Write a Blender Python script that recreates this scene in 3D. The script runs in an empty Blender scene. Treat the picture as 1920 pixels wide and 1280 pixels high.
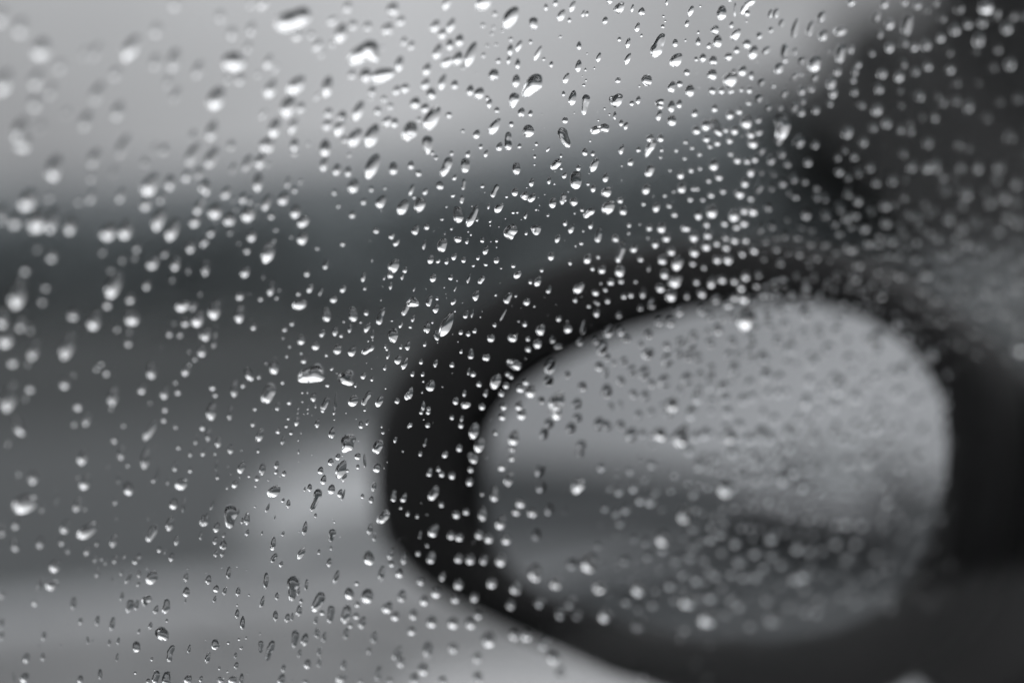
# Raindrops on a car's side window, the door mirror behind it, wet street beyond.
import bpy, bmesh, math, random
from math import radians, sin, cos, pi, sqrt, atan2
from mathutils import Vector, Matrix

random.seed(7)
scn = bpy.context.scene
col = scn.collection

# ------------------------------------------------------------------ camera
FOCAL, SENSOR, FNUM = 70.0, 36.0, 3.6
PITCH = radians(-3.2)
EYE = Vector((0.0, 0.0, 1.25))
FPX = FOCAL / SENSOR * 1920.0              # focal length in photo pixels
FOCUS = 0.467
cam_data = bpy.data.cameras.new("camera")
cam = bpy.data.objects.new("camera", cam_data)
col.objects.link(cam)
cam.location = EYE
cam.rotation_euler = (radians(90) + PITCH, 0, 0)
cam_data.lens = FOCAL
cam_data.sensor_width = SENSOR
cam_data.clip_start = 0.02
cam_data.clip_end = 5000
cam_data.dof.use_dof = True
cam_data.dof.focus_distance = FOCUS
cam_data.dof.aperture_fstop = FNUM
scn.camera = cam

# ------------------------------------------------------------------ sky: rain overcast
SUN_EL, SUN_AZ = radians(52), radians(200)
world = bpy.data.worlds.new("World")
scn.world = world
world.use_nodes = True
wn = world.node_tree.nodes; wl = world.node_tree.links
wn.clear()
wout = wn.new('ShaderNodeOutputWorld')
sky = wn.new('ShaderNodeTexSky')
sky.sky_type = 'NISHITA'; sky.sun_disc = False
sky.sun_elevation = SUN_EL; sky.sun_rotation = SUN_AZ
sky.dust_density = 6.0; sky.air_density = 2.0
bw = wn.new('ShaderNodeRGBToBW')
bg1 = wn.new('ShaderNodeBackground'); bg1.inputs[1].default_value = 0.08
wl.new(sky.outputs[0], bw.inputs[0]); wl.new(bw.outputs[0], bg1.inputs[0])
# cloud deck: even white overcast overhead (as the drops show it), thickening to grey rain cloud low over the horizon
tc = wn.new('ShaderNodeTexCoord')
sep = wn.new('ShaderNodeSeparateXYZ'); wl.new(tc.outputs['Generated'], sep.inputs[0])
mx = wn.new('ShaderNodeMath'); mx.operation = 'MAXIMUM'; mx.inputs[1].default_value = 0.0
wl.new(sep.outputs['Z'], mx.inputs[0])
ma = wn.new('ShaderNodeMapRange'); ma.interpolation_type = 'SMOOTHSTEP'
ma.inputs[1].default_value = 0.13; ma.inputs[2].default_value = 0.30
ma.inputs[3].default_value = 0.25; ma.inputs[4].default_value = 1.0
wl.new(mx.outputs[0], ma.inputs[0])
nz = wn.new('ShaderNodeTexNoise'); nz.inputs['Scale'].default_value = 2.2; nz.inputs['Detail'].default_value = 4.0
mp = wn.new('ShaderNodeMapping'); mp.inputs['Location'].default_value = (3.89, 1.19, 4.12)
wl.new(tc.outputs['Generated'], mp.inputs[0])
wl.new(mp.outputs[0], nz.inputs['Vector'])
mr = wn.new('ShaderNodeMapRange'); mr.inputs[1].default_value = 0.3; mr.inputs[2].default_value = 0.7
mr.inputs[3].default_value = 0.45; mr.inputs[4].default_value = 1.5
wl.new(nz.outputs[0], mr.inputs[0])
mm = wn.new('ShaderNodeMath'); mm.operation = 'MULTIPLY'
wl.new(ma.outputs[0], mm.inputs[0]); wl.new(mr.outputs[0], mm.inputs[1])
tint = wn.new('ShaderNodeMix'); tint.data_type = 'RGBA'; tint.blend_type = 'MULTIPLY'
tint.inputs[0].default_value = 1.0
wl.new(mm.outputs[0], tint.inputs[6]); tint.inputs[7].default_value = (0.985, 0.992, 1.02, 1)
bg2 = wn.new('ShaderNodeBackground'); bg2.inputs[1].default_value = 1.95
wl.new(tint.outputs[2], bg2.inputs[0])
mxs = wn.new('ShaderNodeMixShader'); mxs.inputs[0].default_value = 0.85
wl.new(bg1.outputs[0], mxs.inputs[1]); wl.new(bg2.outputs[0], mxs.inputs[2])
wl.new(mxs.outputs[0], wout.inputs[0])

sun_data = bpy.data.lights.new("sun", 'SUN')
sun_data.energy = 0.5; sun_data.angle = radians(25); sun_data.color = (1.0, 0.985, 0.96)
sun = bpy.data.objects.new("sun", sun_data); col.objects.link(sun)
sun.rotation_euler = (radians(90) - SUN_EL, 0, pi - SUN_AZ)

scn.view_settings.view_transform = 'Standard'
scn.view_settings.look = 'None'
scn.view_settings.exposure = 0.0
scn.view_settings.gamma = 1.0
scn.view_settings.use_curve_mapping = False
cy = scn.cycles
cy.max_bounces = 14; cy.transmission_bounces = 10; cy.glossy_bounces = 6; cy.transparent_max_bounces = 24
cy.caustics_refractive = True; cy.caustics_reflective = True
cy.blur_glossy = 0.5
cy.sample_clamp_indirect = 6.0
cy.use_denoising = True

# ------------------------------------------------------------------ materials
def new_mat(name):
    m = bpy.data.materials.new(name); m.use_nodes = True
    return m, m.node_tree.nodes, m.node_tree.links, m.node_tree.nodes['Principled BSDF']

def plain(name, rgb, rough=0.5, metal=0.0, coat=0.0, var=0.25, scale=20.0, bump=0.0, spec=0.5):
    m, n, l, b = new_mat(name)
    t = n.new('ShaderNodeTexCoord')
    x = n.new('ShaderNodeTexNoise'); x.inputs['Scale'].default_value = scale; x.inputs['Detail'].default_value = 5
    l.new(t.outputs['Object'], x.inputs['Vector'])
    r = n.new('ShaderNodeValToRGB')
    r.color_ramp.elements[0].position = 0.3; r.color_ramp.elements[1].position = 0.7
    r.color_ramp.elements[0].color = (*[c * (1 - var) for c in rgb], 1)
    r.color_ramp.elements[1].color = (*[min(1, c * (1 + var)) for c in rgb], 1)
    l.new(x.outputs[0], r.inputs[0]); l.new(r.outputs[0], b.inputs['Base Color'])
    b.inputs['Roughness'].default_value = rough; b.inputs['Metallic'].default_value = metal
    b.inputs['Coat Weight'].default_value = coat; b.inputs['Specular IOR Level'].default_value = spec
    b.inputs['Coat Roughness'].default_value = 0.03
    if bump > 0:
        bp = n.new('ShaderNodeBump'); bp.inputs['Strength'].default_value = bump; bp.inputs['Distance'].default_value = 0.004
        l.new(x.outputs[0], bp.inputs['Height']); l.new(bp.outputs[0], b.inputs['Normal'])
    return m

M = {}
M['paint'] = plain('dark_car_paint', (0.020, 0.021, 0.023), 0.35, 0.0, 1.0, 0.1, 300)
M['plastic'] = plain('black_grained_plastic', (0.010, 0.010, 0.0102), 0.65, 0, 0, 0.15, 600, 0.15, 0.10)
M['rubber'] = plain('black_rubber', (0.016, 0.016, 0.016), 0.7, 0, 0, 0.15, 90, 0.1)
M['trim'] = plain('charcoal_cabin_trim', (0.022, 0.022, 0.023), 0.8, 0, 0, 0.2, 200, 0.2, 0.2)
M['cloth'] = plain('dark_seat_cloth', (0.03, 0.03, 0.032), 0.95, 0, 0, 0.3, 400, 0.4, 0.1)
M['rim'] = plain('wheel_alloy', (0.35, 0.35, 0.36), 0.3, 1.0)
M['lamp'] = plain('lamp_lens', (0.5, 0.5, 0.5), 0.08, 0.0, 1.0)
M['tail'] = plain('tail_lens', (0.10, 0.09, 0.09), 0.1, 0.0, 1.0)
M['bark'] = plain('tree_bark', (0.05, 0.048, 0.045), 0.9, 0, 0, 0.4, 12, 0.6)
M['asphalt'] = plain('wet_asphalt', (0.021, 0.024, 0.0253), 0.75, 0, 0, 0.35, 3.0, 0.3, 0.2)
M['kerb'] = plain('kerb_concrete', (0.16, 0.165, 0.17), 0.5, 0, 0, 0.25, 6, 0.3)
M['joint'] = plain('paving_joint_sand', (0.025, 0.026, 0.027), 0.9, 0, 0, 0.3, 30, 0.4)
M['slab'] = plain('wet_concrete_slab', (0.020, 0.0215, 0.0223), 0.45, 0, 0, 0.3, 1.1, 0.15, 0.4)
M['side'] = plain('pale_wet_tarmac', (0.034, 0.038, 0.040), 0.8, 0, 0, 0.25, 1.0, 0.2, 0.1)
M['patch'] = plain('road_sky_glow', (0.15, 0.156, 0.160), 0.5, 0, 0, 0.25, 1.3, 0.2, 0.4)  # sky reflected off the wet road, put into a pale base colour
M['hill'] = plain('misty_hillside', (0.105, 0.111, 0.115), 0.9, 0, 0, 0.25, 0.02, 0.0, 0.1)  # mist is put into the grey base colour
M['puddle'] = plain('puddle_water', (0.03, 0.032, 0.034), 0.04, 0, 0, 0.2, 4, 0.0, 0.9)
M['grass'] = plain('wet_grass', (0.022, 0.0245, 0.025), 0.9, 0, 0, 0.4, 8, 0.5, 0.1)

def leaf_mat(name, rgb):
    m, n, l, b = new_mat(name)
    oi = n.new('ShaderNodeNewGeometry')
    r = n.new('ShaderNodeValToRGB')
    r.color_ramp.elements[0].color = (*[c * 0.6 for c in rgb], 1); r.color_ramp.elements[1].color = (*[c * 1.4 for c in rgb], 1)
    l.new(oi.outputs['Random Per Island'], r.inputs[0]); l.new(r.outputs[0], b.inputs['Base Color'])
    b.inputs['Roughness'].default_value = 0.6; b.inputs['Specular IOR Level'].default_value = 0.3
    return m
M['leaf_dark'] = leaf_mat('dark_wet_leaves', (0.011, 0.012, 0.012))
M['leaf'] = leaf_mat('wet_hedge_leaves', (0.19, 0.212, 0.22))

def thin_glass(name, f0_rough=0.0):
    m, n, l, b = new_mat(name); n.remove(b)
    out = n['Material Output']
    tr = n.new('ShaderNodeBsdfTransparent'); tr.inputs[0].default_value = (0.985, 0.99, 0.99, 1)
    gl = n.new('ShaderNodeBsdfGlossy'); gl.inputs['Roughness'].default_value = f0_rough
    # Schlick reflectance of one air-glass face, the same from both sides
    lw = n.new('ShaderNodeLayerWeight'); lw.inputs[0].default_value = 0.5
    pw = n.new('ShaderNodeMath'); pw.operation = 'POWER'; pw.inputs[1].default_value = 5.0
    l.new(lw.outputs['Facing'], pw.inputs[0])
    fr = n.new('ShaderNodeMath'); fr.operation = 'MULTIPLY_ADD'; fr.inputs[1].default_value = 0.96; fr.inputs[2].default_value = 0.04
    l.new(pw.outputs[0], fr.inputs[0])
    mix = n.new('ShaderNodeMixShader')
    l.new(fr.outputs[0], mix.inputs[0]); l.new(tr.outputs[0], mix.inputs[1]); l.new(gl.outputs[0], mix.inputs[2])
    l.new(mix.outputs[0], out.inputs[0])
    return m
M['glass'] = thin_glass('window_glass')

m, n, l, b = new_mat('rain_water')
b.inputs['Base Color'].default_value = (1, 1, 1, 1); b.inputs['Roughness'].default_value = 0.0
b.inputs['IOR'].default_value = 1.333; b.inputs['Transmission Weight'].default_value = 1.0
M['water'] = m
m, n, l, b = new_mat('mirror_silver')
b.inputs['Base Color'].default_value = (0.55, 0.562, 0.575, 1); b.inputs['Metallic'].default_value = 1.0
b.inputs['Roughness'].default_value = 0.02
M['mirror'] = m

# ------------------------------------------------------------------ helpers
def put(name, verts, faces, mat, parent=None, smooth=False, bevel=0.0):
    me = bpy.data.meshes.new(name)
    me.from_pydata([tuple(v) for v in verts], [], faces)
    me.materials.append(mat)
    if smooth:
        me.polygons.foreach_set('use_smooth', [True] * len(me.polygons))
    o = bpy.data.objects.new(name, me); col.objects.link(o)
    if parent is not None: o.parent = parent
    if bevel > 0:
        bmx = bmesh.new(); bmx.from_mesh(me)
        bmesh.ops.recalc_face_normals(bmx, faces=bmx.faces)
        es = [e for e in bmx.edges if len(e.link_faces) == 2 and e.calc_face_angle(0) > 0.35]
        bmesh.ops.bevel(bmx, geom=es, offset=bevel, segments=2, profile=0.6, affect='EDGES')
        bmx.to_mesh(me); bmx.free()
    return o

def prism_geo(poly, o0, o1, axis='y'):
    k = len(poly)
    if axis == 'y':
        v = [(p[0], o0, p[1]) for p in poly] + [(p[0], o1, p[1]) for p in poly]
    else:
        v = [(o0, p[0], p[1]) for p in poly] + [(o1, p[0], p[1]) for p in poly]
    f = [tuple(range(k))[::-1], tuple(range(k, 2 * k))]
    f += [(i, (i + 1) % k, k + (i + 1) % k, k + i) for i in range(k)]
    return v, f

def prism(name, poly, o0, o1, mat, parent=None, bevel=0.0, axis='y'):
    v, f = prism_geo(poly, o0, o1, axis)
    return put(name, v, f, mat, parent, bevel=bevel)

def tag(o, label=None, cat=None, group=None, kind=None):
    if label: o['label'] = label
    if cat: o['category'] = cat
    if group: o['group'] = group
    if kind: o['kind'] = kind
    return o

def empty(name, loc=(0, 0, 0), rz=0.0):
    o = bpy.data.objects.new(name, None); col.objects.link(o)
    o.location = loc; o.rotation_euler = (0, 0, rz)
    return o

def lathe(name, prof, mat, parent=None, n=32, axis='y', at=(0, 0, 0)):
    v = []; f = []
    for (r, y) in prof:
        for i in range(n):
            a = 2 * pi * i / n
            v.append((at[0] + r * cos(a), at[1] + y, at[2] + r * sin(a)))
    for j in range(len(prof) - 1):
        for i in range(n):
            i2 = (i + 1) % n
            f.append((j * n + i, j * n + i2, (j + 1) * n + i2, (j + 1) * n + i))
    return put(name, v, f, mat, parent, smooth=True)

# lines of sight, used as a surveyor would to place things measured on the photograph at their own distance
CF = Vector((0, cos(PITCH), sin(PITCH))); CR = Vector((1, 0, 0)); CU = Vector((0, -sin(PITCH), cos(PITCH)))
def sight(px, py):
    return CR * ((px - 960) / FPX) - CU * ((py - 640) / FPX) + CF
def at_depth(px, py, d): return EYE + sight(px, py) * d
def on_plane(px, py, p0, nrm):
    s = sight(px, py)
    return EYE + s * ((p0 - EYE).dot(nrm) / s.dot(nrm))

# ------------------------------------------------------------------ the window pane's plane
NX, NY = -0.68, 0.49
PN = (CR * NX + CU * NY + CF * 0.968).normalized()       # outward normal
P0 = EYE + CF * (FOCUS / 0.968)                                  # the pane's outer face on the axis of view
OUT = Vector((PN.x, PN.y, 0)).normalized()                       # car's outboard side
FWD = Vector((OUT.y, -OUT.x, 0))                                 # car's forward direction
TILT = math.asin(PN.z)
PU = Vector((-OUT.x * sin(TILT), -OUT.y * sin(TILT), cos(TILT))) # up along the pane
CAR_M = Matrix(((FWD.x, OUT.x, 0, P0.x), (FWD.y, OUT.y, 0, P0.y), (0, 0, 1, 0), (0, 0, 0, 1)))
CAR_I = CAR_M.inverted()
CAR_RZ = atan2(FWD.y, FWD.x)
ZP = P0.z
def pane_pt(h, v, off=0.0):          # car-frame point on the pane: h along the car, v up the pane, off outward
    return (h, -v * sin(TILT) + off * cos(TILT), ZP + v * cos(TILT) + off * sin(TILT))
def ground_pt(h, o): return P0 + FWD * h + OUT * o - Vector((0, 0, P0.z))

# ------------------------------------------------------------------ ground, road, pavement
def sheet(name, pts, z, mat):
    o = put(name, [(p[0], p[1], z) for p in pts], [tuple(range(len(pts)))], mat)
    return tag(o, kind='structure')
S = 1500
tag(sheet('ground', [(-S, -S), (S, -S), (S, S), (-S, S)], -0.02, M['grass']), 'dark wet grass and earth stretching away beyond the street')
def quad(h0, h1, o0, o1): return [ground_pt(h0, o0), ground_pt(h1, o0), ground_pt(h1, o1), ground_pt(h0, o1)]
tag(sheet('road', quad(-300, 300, 5.4, 11.6), -0.004, M['asphalt']), 'dark wet asphalt road running beyond the pavement')
tag(sheet('lane', quad(-300, 300, -7.0, 3.0), -0.004, M['asphalt']), 'wet asphalt lane under the car')
pr = random.Random(11)
def patch(name, x, y_, rx, ry, z, mat, label):
    pts = []
    for i in range(40):
        t = 2 * pi * i / 40
        k_ = 1 + .14 * sin(2 * t + 1) + .1 * sin(3 * t + 2.2) + .06 * sin(5 * t)
        pts.append((x + rx * cos(t) * k_, y_ + ry * sin(t) * k_))
    return tag(sheet(name, pts, z, mat), label)
patch('sky_glow_patch', -0.80, 9.6, 0.36, 1.7, 0.0, M['patch'], 'pale patch on the dark wet road, sky glow put into its colour')  # pale colour stands in for sky glow off the wet road
patch('puddle', 0.15, 4.75, 0.4, 0.4, 0.1195, M['puddle'], 'thin film of rainwater lying on the pavement slabs')
# near pavement of slabs with dark recessed joints
pv = empty('pavement', (P0.x, P0.y, 0), CAR_RZ)
tag(pv, 'wet grey concrete slab pavement with dark joints beside the car', kind='structure')
prism('bedding', [(-14, -0.06), (14, -0.06), (14, 0.085), (-14, 0.085)], 3.0, 5.2, M['joint'], pv)
V = []; F = []
rnd = random.Random(3)
def add_box(V, F, x0, x1, y0, y1, z0, z1, ch=0.006):
    b = len(V)
    V += [(x0, y0, z0), (x1, y0, z0), (x1, y1, z0), (x0, y1, z0), (x0, y0, z1 - ch), (x1, y0, z1 - ch), (x1, y1, z1 - ch), (x0, y1, z1 - ch),
          (x0 + ch, y0 + ch, z1), (x1 - ch, y0 + ch, z1), (x1 - ch, y1 - ch, z1), (x0 + ch, y1 - ch, z1)]
    for i in range(4):
        j = (i + 1) % 4
        F.append((b + i, b + j, b + 4 + j, b + 4 + i)); F.append((b + 4 + i, b + 4 + j, b + 8 + j, b + 8 + i))
    F.append((b + 8, b + 9, b + 10, b + 11))
y = 3.3; row = 0
while y < 4.9:
    w = 0.44
    x = -13.0 + (0.3 if row % 2 else 0)
    while x < 13:
        z = 0.112 + rnd.uniform(-0.003, 0.003)
        add_box(V, F, x + 0.012, x + 0.60 - 0.012, y + 0.012, y + w - 0.012, 0.02, z)
        x += 0.60
    y += w; row += 1
o = put('slab', V, F, M['slab'], pv); o['kind'] = 'stuff'
V = []; F = []
x = -13.0
while x < 13:
    add_box(V, F, x + 0.005, x + 0.91, 3.0, 3.27, -0.1, 0.118, 0.015)
    add_box(V, F, x + 0.005, x + 0.91, 5.08, 5.38, -0.1, 0.118, 0.015)
    x += 0.915
o = put('kerbstone', V, F, M['kerb'], pv); o['kind'] = 'stuff'

# ------------------------------------------------------------------ trees and hedge on the far side
def crown_geo(blobs, n, size, r):
    V = []; F = []
    for (cx, cy_, cz, rx, ry, rz) in blobs:
        for _ in range(n):
            while True:
                p = Vector((r.uniform(-1, 1), r.uniform(-1, 1), r.uniform(-1, 1)))
                if 0.25 < p.length < 1: break
            p = Vector((cx + p.x * rx, cy_ + p.y * ry, cz + p.z * rz))
            a = Vector((r.gauss(0, 1), r.gauss(0, 1), r.gauss(0, 1))).normalized()
            b = a.orthogonal().normalized(); c = a.cross(b)
            s = size * r.uniform(0.6, 1.4); t = s * 0.55
            k = len(V)
            V += [p - b * s, p + c * t, p + b * s, p - c * t]
            F.append((k, k + 1, k + 2, k + 3))
    return V, F
def limb(V, F, a, b, ra, rb, n=7):
    a = Vector(a); b = Vector(b); d = (b - a).normalized(); u = d.orthogonal().normalized(); w = d.cross(u); k = len(V)
    for (p, r_) in ((a, ra), (b, rb)):
        for i in range(n):
            t = 2 * pi * i / n
            V.append(p + u * cos(t) * r_ + w * sin(t) * r_)
    for i in range(n): F.append((k + i, k + (i + 1) % n, k + n + (i + 1) % n, k + n + i))
def tree(loc, h, spread, label, seed, low=0.25, dark=True):
    r = random.Random(seed)
    t = empty('tree', loc); tag(t, label, 'tree', 'trees beyond the road')
    V = []; F = []
    limb(V, F, (0, 0, -0.1), (0.05, 0, h * 0.45), h * 0.035, h * 0.02)
    tips = []
    for i in range(6):
        a = i * 1.05 + r.uniform(-.3, .3)
        tip = (cos(a) * spread * 0.55, sin(a) * spread * 0.55, h * r.uniform(0.5, 0.8))
        limb(V, F, (0.05, 0, h * r.uniform(0.25, 0.45)), tip, h * 0.014, h * 0.005); tips.append(tip)
    put('trunk', V, F, M['bark'], t, smooth=True)
    blobs = []
    for tip in tips: blobs.append((tip[0], tip[1], tip[2], spread * .45, spread * .45, h * .2))
    for i in range(7):
        a = r.uniform(0, 6.28); q = r.uniform(0.1, .6)
        blobs.append((cos(a) * spread * q, sin(a) * spread * q, h * r.uniform(low, 0.85), spread * .42, spread * .42, h * .16))
    V, F = crown_geo(blobs, 420 if h < 8 else 1000, h * 0.028, r)
    put('crown', V, F, M['leaf_dark' if dark else 'leaf'], t)
    return t
def far_pt(px, dist):
    s = sight(px, 430); s.z = 0; s.normalize()
    p = EYE + s * dist
    return (p.x, p.y, -0.02)
TREES = [(1510, 34, 4.0, 1.4, 'shortest dark tree at the near end of the line of trees beyond the road'),
         (1670, 32, 5.0, 1.8, 'dark bushy tree between the shortest tree and the tall one beyond the road'),
         (2020, 27, 11.5, 3.4, 'tall dark tree whose crown fills the upper corner of the window above the mirror'),
         (2520, 26, 13.0, 3.8, 'dark tree just outside the window frame past the tall one over the mirror')]
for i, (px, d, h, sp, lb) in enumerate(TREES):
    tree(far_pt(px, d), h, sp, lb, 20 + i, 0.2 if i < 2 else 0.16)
def hedge(x0, x1, dist, h0, h1, label, seed, mat='leaf', n=46, size=0.11):
    r = random.Random(seed)
    blobs = []
    k = max(4, int(abs(x1 - x0) / 60))
    for i in range(k + 1):
        t = i / k
        p = far_pt(x0 + (x1 - x0) * t, dist)
        h = h0 + (h1 - h0) * t + r.uniform(-.12, .12)
        for lev in range(3):
            blobs.append((p[0] + r.uniform(-.3, .3), p[1] + r.uniform(-.5, .5), h * (0.2 + 0.3 * lev), 0.75, 0.8, h * 0.22))
    V, F = crown_geo(blobs, n * 5, size, r)
    return tag(put('hedge', V, F, M[mat]), label, 'hedge')
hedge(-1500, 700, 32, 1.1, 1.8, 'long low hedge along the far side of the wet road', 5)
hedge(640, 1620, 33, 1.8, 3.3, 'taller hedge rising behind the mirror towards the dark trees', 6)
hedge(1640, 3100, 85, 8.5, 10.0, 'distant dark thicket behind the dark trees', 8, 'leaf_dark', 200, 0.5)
def ground_at(px, py):
    s_ = sight(px, py); p = EYE + s_ * (-EYE.z / s_.z); return (p.x, p.y)
tag(sheet('side_road', [ground_at(*p) for p in ((1380, 610), (2500, 660), (2700, 462), (1500, 456))], -0.010, M['side']), 'pale wet side road leading away under the dark trees')

V = []; F = []
HT = [(-2600, 15), (-1500, 14), (-600, 13), (0, 13), (350, 14.5), (600, 17), (900, 21), (1200, 28), (1500, 36), (1900, 44), (2600, 48), (3800, 40)]
for (px, h) in HT:
    s_ = sight(px, 430); s_.z = 0; s_.normalize()
    for d, k_ in ((330, 0.0), (370, 0.62), (410, 0.93), (450, 1.0), (560, 0.55), (800, -0.05)):
        p = EYE + s_ * d; V.append((p.x, p.y, h * k_ - 0.3))
for i in range(len(HT) - 1):
    for j in range(5): F.append((i * 6 + j, (i + 1) * 6 + j, (i + 1) * 6 + j + 1, i * 6 + j + 1))
tag(put('hills', V, F, M['hill'], smooth=True), 'low misty grey hillside behind the hedges', kind='structure')

# ------------------------------------------------------------------ the car
def make_car():
    car = empty('car', (P0.x, P0.y, 0), CAR_RZ)
    W = -1.72                                    # the other flank
    def both(name, poly, mat, bevel=0.02, t=0.09):
        prism(name, poly, -0.045, 0.045, mat, car, bevel)
        prism(name, poly, W - 0.045, W + 0.045, mat, car, bevel)
    both('door', [(-.66, .30), (.40, .30), (.40, 1.055), (-.66, 1.055)], M['paint'])
    both('rear_door', [(-1.35, .30), (-.672, .30), (-.672, 1.055), (-1.62, 1.055), (-1.62, .80), (-1.5, .60)], M['paint'])
    arch = [(1.08 + .38 * cos(a), .32 + .38 * sin(a)) for a in [pi - k * pi / 10 for k in range(11)]]
    both('front_fender', [(.412, .30)] + [p for p in arch if p[1] >= .30] + [(1.66, .30), (1.70, .86), (1.2, 1.0), (.412, 1.055)], M['paint'])
    arch = [(-1.85 + .38 * cos(a), .32 + .38 * sin(a)) for a in [pi - k * pi / 10 for k in range(11)]]
    both('rear_quarter', [(-2.45, .30)] + [p for p in arch[:9]] + [(-1.632, .80), (-1.632, 1.055), (-2.42, 1.055)], M['paint'])
    prism('bonnet', [(.44, 1.05), (.44, 1.0), (1.68, .84), (1.70, .87), (1.2, .995)], W + .05, -.05, M['paint'], car, 0.015)
    prism('bumper', [(1.66, .28), (1.80, .34), (1.80, .60), (1.70, .84), (1.60, .84), (1.60, .28)], W + .01, -.01, M['paint'], car, 0.03)
    prism('bumper', [(-2.40, .28), (-2.56, .34), (-2.56, .66), (-2.48, .70), (-2.40, .70)], W + .01, -.01, M['paint'], car, 0.03)
    prism('tailgate', [(-2.44, .70), (-2.50, .72), (-2.47, 1.06), (-2.40, 1.06)], W + .04, -.04, M['paint'], car, 0.01)
    prism('roof', [(-2.05, 1.49), (.06, 1.49), (-.02, 1.535), (-.6, 1.565), (-1.6, 1.56), (-2.02, 1.52)], W + .10, -.10, M['paint'], car, 0.015)
    prism('headliner', [(-2.0, 1.47), (.04, 1.47), (.04, 1.486), (-2.0, 1.486)], W + .12, -.12, M['trim'], car)
    prism('windscreen', [(.60, 1.05), (.07, 1.485), (.066, 1.480), (.594, 1.045)], W + .12, -.12, M['glass'], car)
    prism('rear_window', [(-2.42, 1.06), (-2.05, 1.485), (-2.044, 1.480), (-2.414, 1.055)], W + .12, -.12, M['glass'], car)
    prism('floor', [(-2.4, .26), (1.6, .26), (1.6, .31), (-2.4, .31)], W + .05, -.05, M['trim'], car)
    prism('firewall', [(.62, .31), (.68, .31), (.68, .98), (.62, .98)], W + .05, -.05, M['trim'], car)
    prism('dashboard', [(.28, .78), (.24, .92), (.34, 1.02), (.60, 1.035), (.60, .70), (.40, .66)], W + .06, -.06, M['trim'], car, 0.02)
    for oc in (-.44, -1.28):
        seat = prism('seat', [(-.62, .42), (-.02, .46), (.02, .56), (-.05, .62), (-.56, .58)], oc - .25, oc + .25, M['cloth'], car, 0.04)
        prism('backrest', [(-.56, .58), (-.70, .56), (-.92, 1.14), (-.84, 1.16)], oc - .24, oc + .24, M['cloth'], seat, 0.04)
        prism('headrest', [(-.85, 1.20), (-.96, 1.19), (-.98, 1.37), (-.90, 1.38)], oc - .13, oc + .13, M['cloth'], seat, 0.03)
    prism('rear_seat', [(-1.5, .40), (-1.02, .46), (-1.02, .60), (-1.46, .58), (-1.62, 1.1), (-1.78, 1.1), (-1.72, .5)], W + .12, -.12, M['cloth'], car, 0.04)
    sw = lathe('steering_wheel', [(.185 + .016 * cos(a), .016 * sin(a)) for a in [k * pi / 4 for k in range(9)]], M['trim'], car, 36)
    for v in sw.data.vertices:
        x, y_, z = v.co; v.co = (.16 - y_ * cos(.45) + z * -sin(.45) * -0.0 + z * .42, x - .44, .93 + z * .9 + y_ * .45)
    hub = prism('steering_column', [(.15, .90), (.17, .97), (.34, .90), (.32, .83)], -.50, -.38, M['trim'], sw, 0.01)
    # pillars and window frame of the visible flank and the far flank
    for sgn, base in ((1, 0.0), (-1, W)):
        def pl(h, v, off): 
            p = pane_pt(h, v, off); return (p[0], base + sgn * p[1], p[2])
        def pillar(name, hv, mat, o0=-.035, o1=.012):
            k = len(hv)
            v = [pl(h, q, o0) for h, q in hv] + [pl(h, q, o1) for h, q in hv]
            f = [tuple(range(k)), tuple(range(k, 2 * k))[::-1]] + [(i, k + i, k + (i + 1) % k, (i + 1) % k) for i in range(k)]
            return put(name, v, f, mat, car, bevel=0.004)
        pillar('a_pillar', [(.325, -.06), (.42, -.16), (.60, -.18), (.08, .30), (.07, .275), (.118, .275)], M['paint'])
        pillar('window_frame', [(-.63, .275), (.116, .275), (.07, .30), (-.66, .30)], M['rubber'])
        pillar('b_pillar', [(-.70, -.175), (-.62, -.175), (-.62, .30), (-.70, .30)], M['plastic'])
        pillar('c_pillar', [(-1.72, -.175), (-1.62, -.175), (-1.55, .30), (-2.06, .30), (-2.42, -.14), (-2.42, -.175)], M['paint'])
        pillar('window_frame', [(-1.56, .275), (-.70, .275), (-.70, .30), (-1.55, .30)], M['rubber'])
        pillar('belt_seal', [(-1.72, -.178), (.42, -.178), (.42, -.158), (-1.72, -.158)], M['rubber'], -.03, .016)
        pillar('rear_door_window', [(-1.64, -.157), (-.702, -.157), (-.702, .274), (-1.57, .274)], M['glass'], -.004, 0.0)
        pillar('mirror_sail', [(.305, -.157), (.42, -.157), (.327, -.058), (.305, -.05)], M['plastic'], -.03, .012)
        if sgn < 0:
            pillar('door_window', [(-.619, -.157), (.304, -.157), (.304, -.062), (.118, .274), (-.619, .274)], M['glass'], -.004, 0.0)
    for hx in (1.08, -1.85):
        for o0, s in ((-.11, 1), (W + .11, -1)):
            w = lathe('wheel', [(.20, -.09 * s), (.30, -.10 * s), (.322, -.08 * s), (.325, 0), (.322, .08 * s), (.30, .10 * s), (.20, .09 * s)], M['rubber'], car, 36, at=(hx, o0, .325))
            w.name = 'wheel'
            lathe('rim', [(.205, .085 * s), (.19, .06 * s), (.12, .05 * s), (.06, .07 * s), (.0005, .072 * s)], M['rim'], w, 24, at=(hx, o0, .325))
    for o0, o1 in ((-.36, -.03), (W + .03, W + .36)):
        prism('headlight', [(1.66, .70), (1.745, .70), (1.705, .83), (1.62, .83)], o0, o1, M['lamp'], car, 0.01)
        prism('tail_light', [(-2.515, .74), (-2.46, .74), (-2.45, .98), (-2.495, .98)], o0, o1, M['tail'], car, 0.008)
    return car
car = make_car()
tag(car, 'dark car whose wet side window and black door mirror fill the view', 'car')
# a second car of the same kind stands behind on the lane: copied before the mirror and the wet pane are added
def copy_tree(o, parent=None):
    c = o.copy(); col.objects.link(c)
    if parent is not None: c.parent = parent
    for ch in list(o.children): copy_tree(ch, c)
    return c

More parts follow.
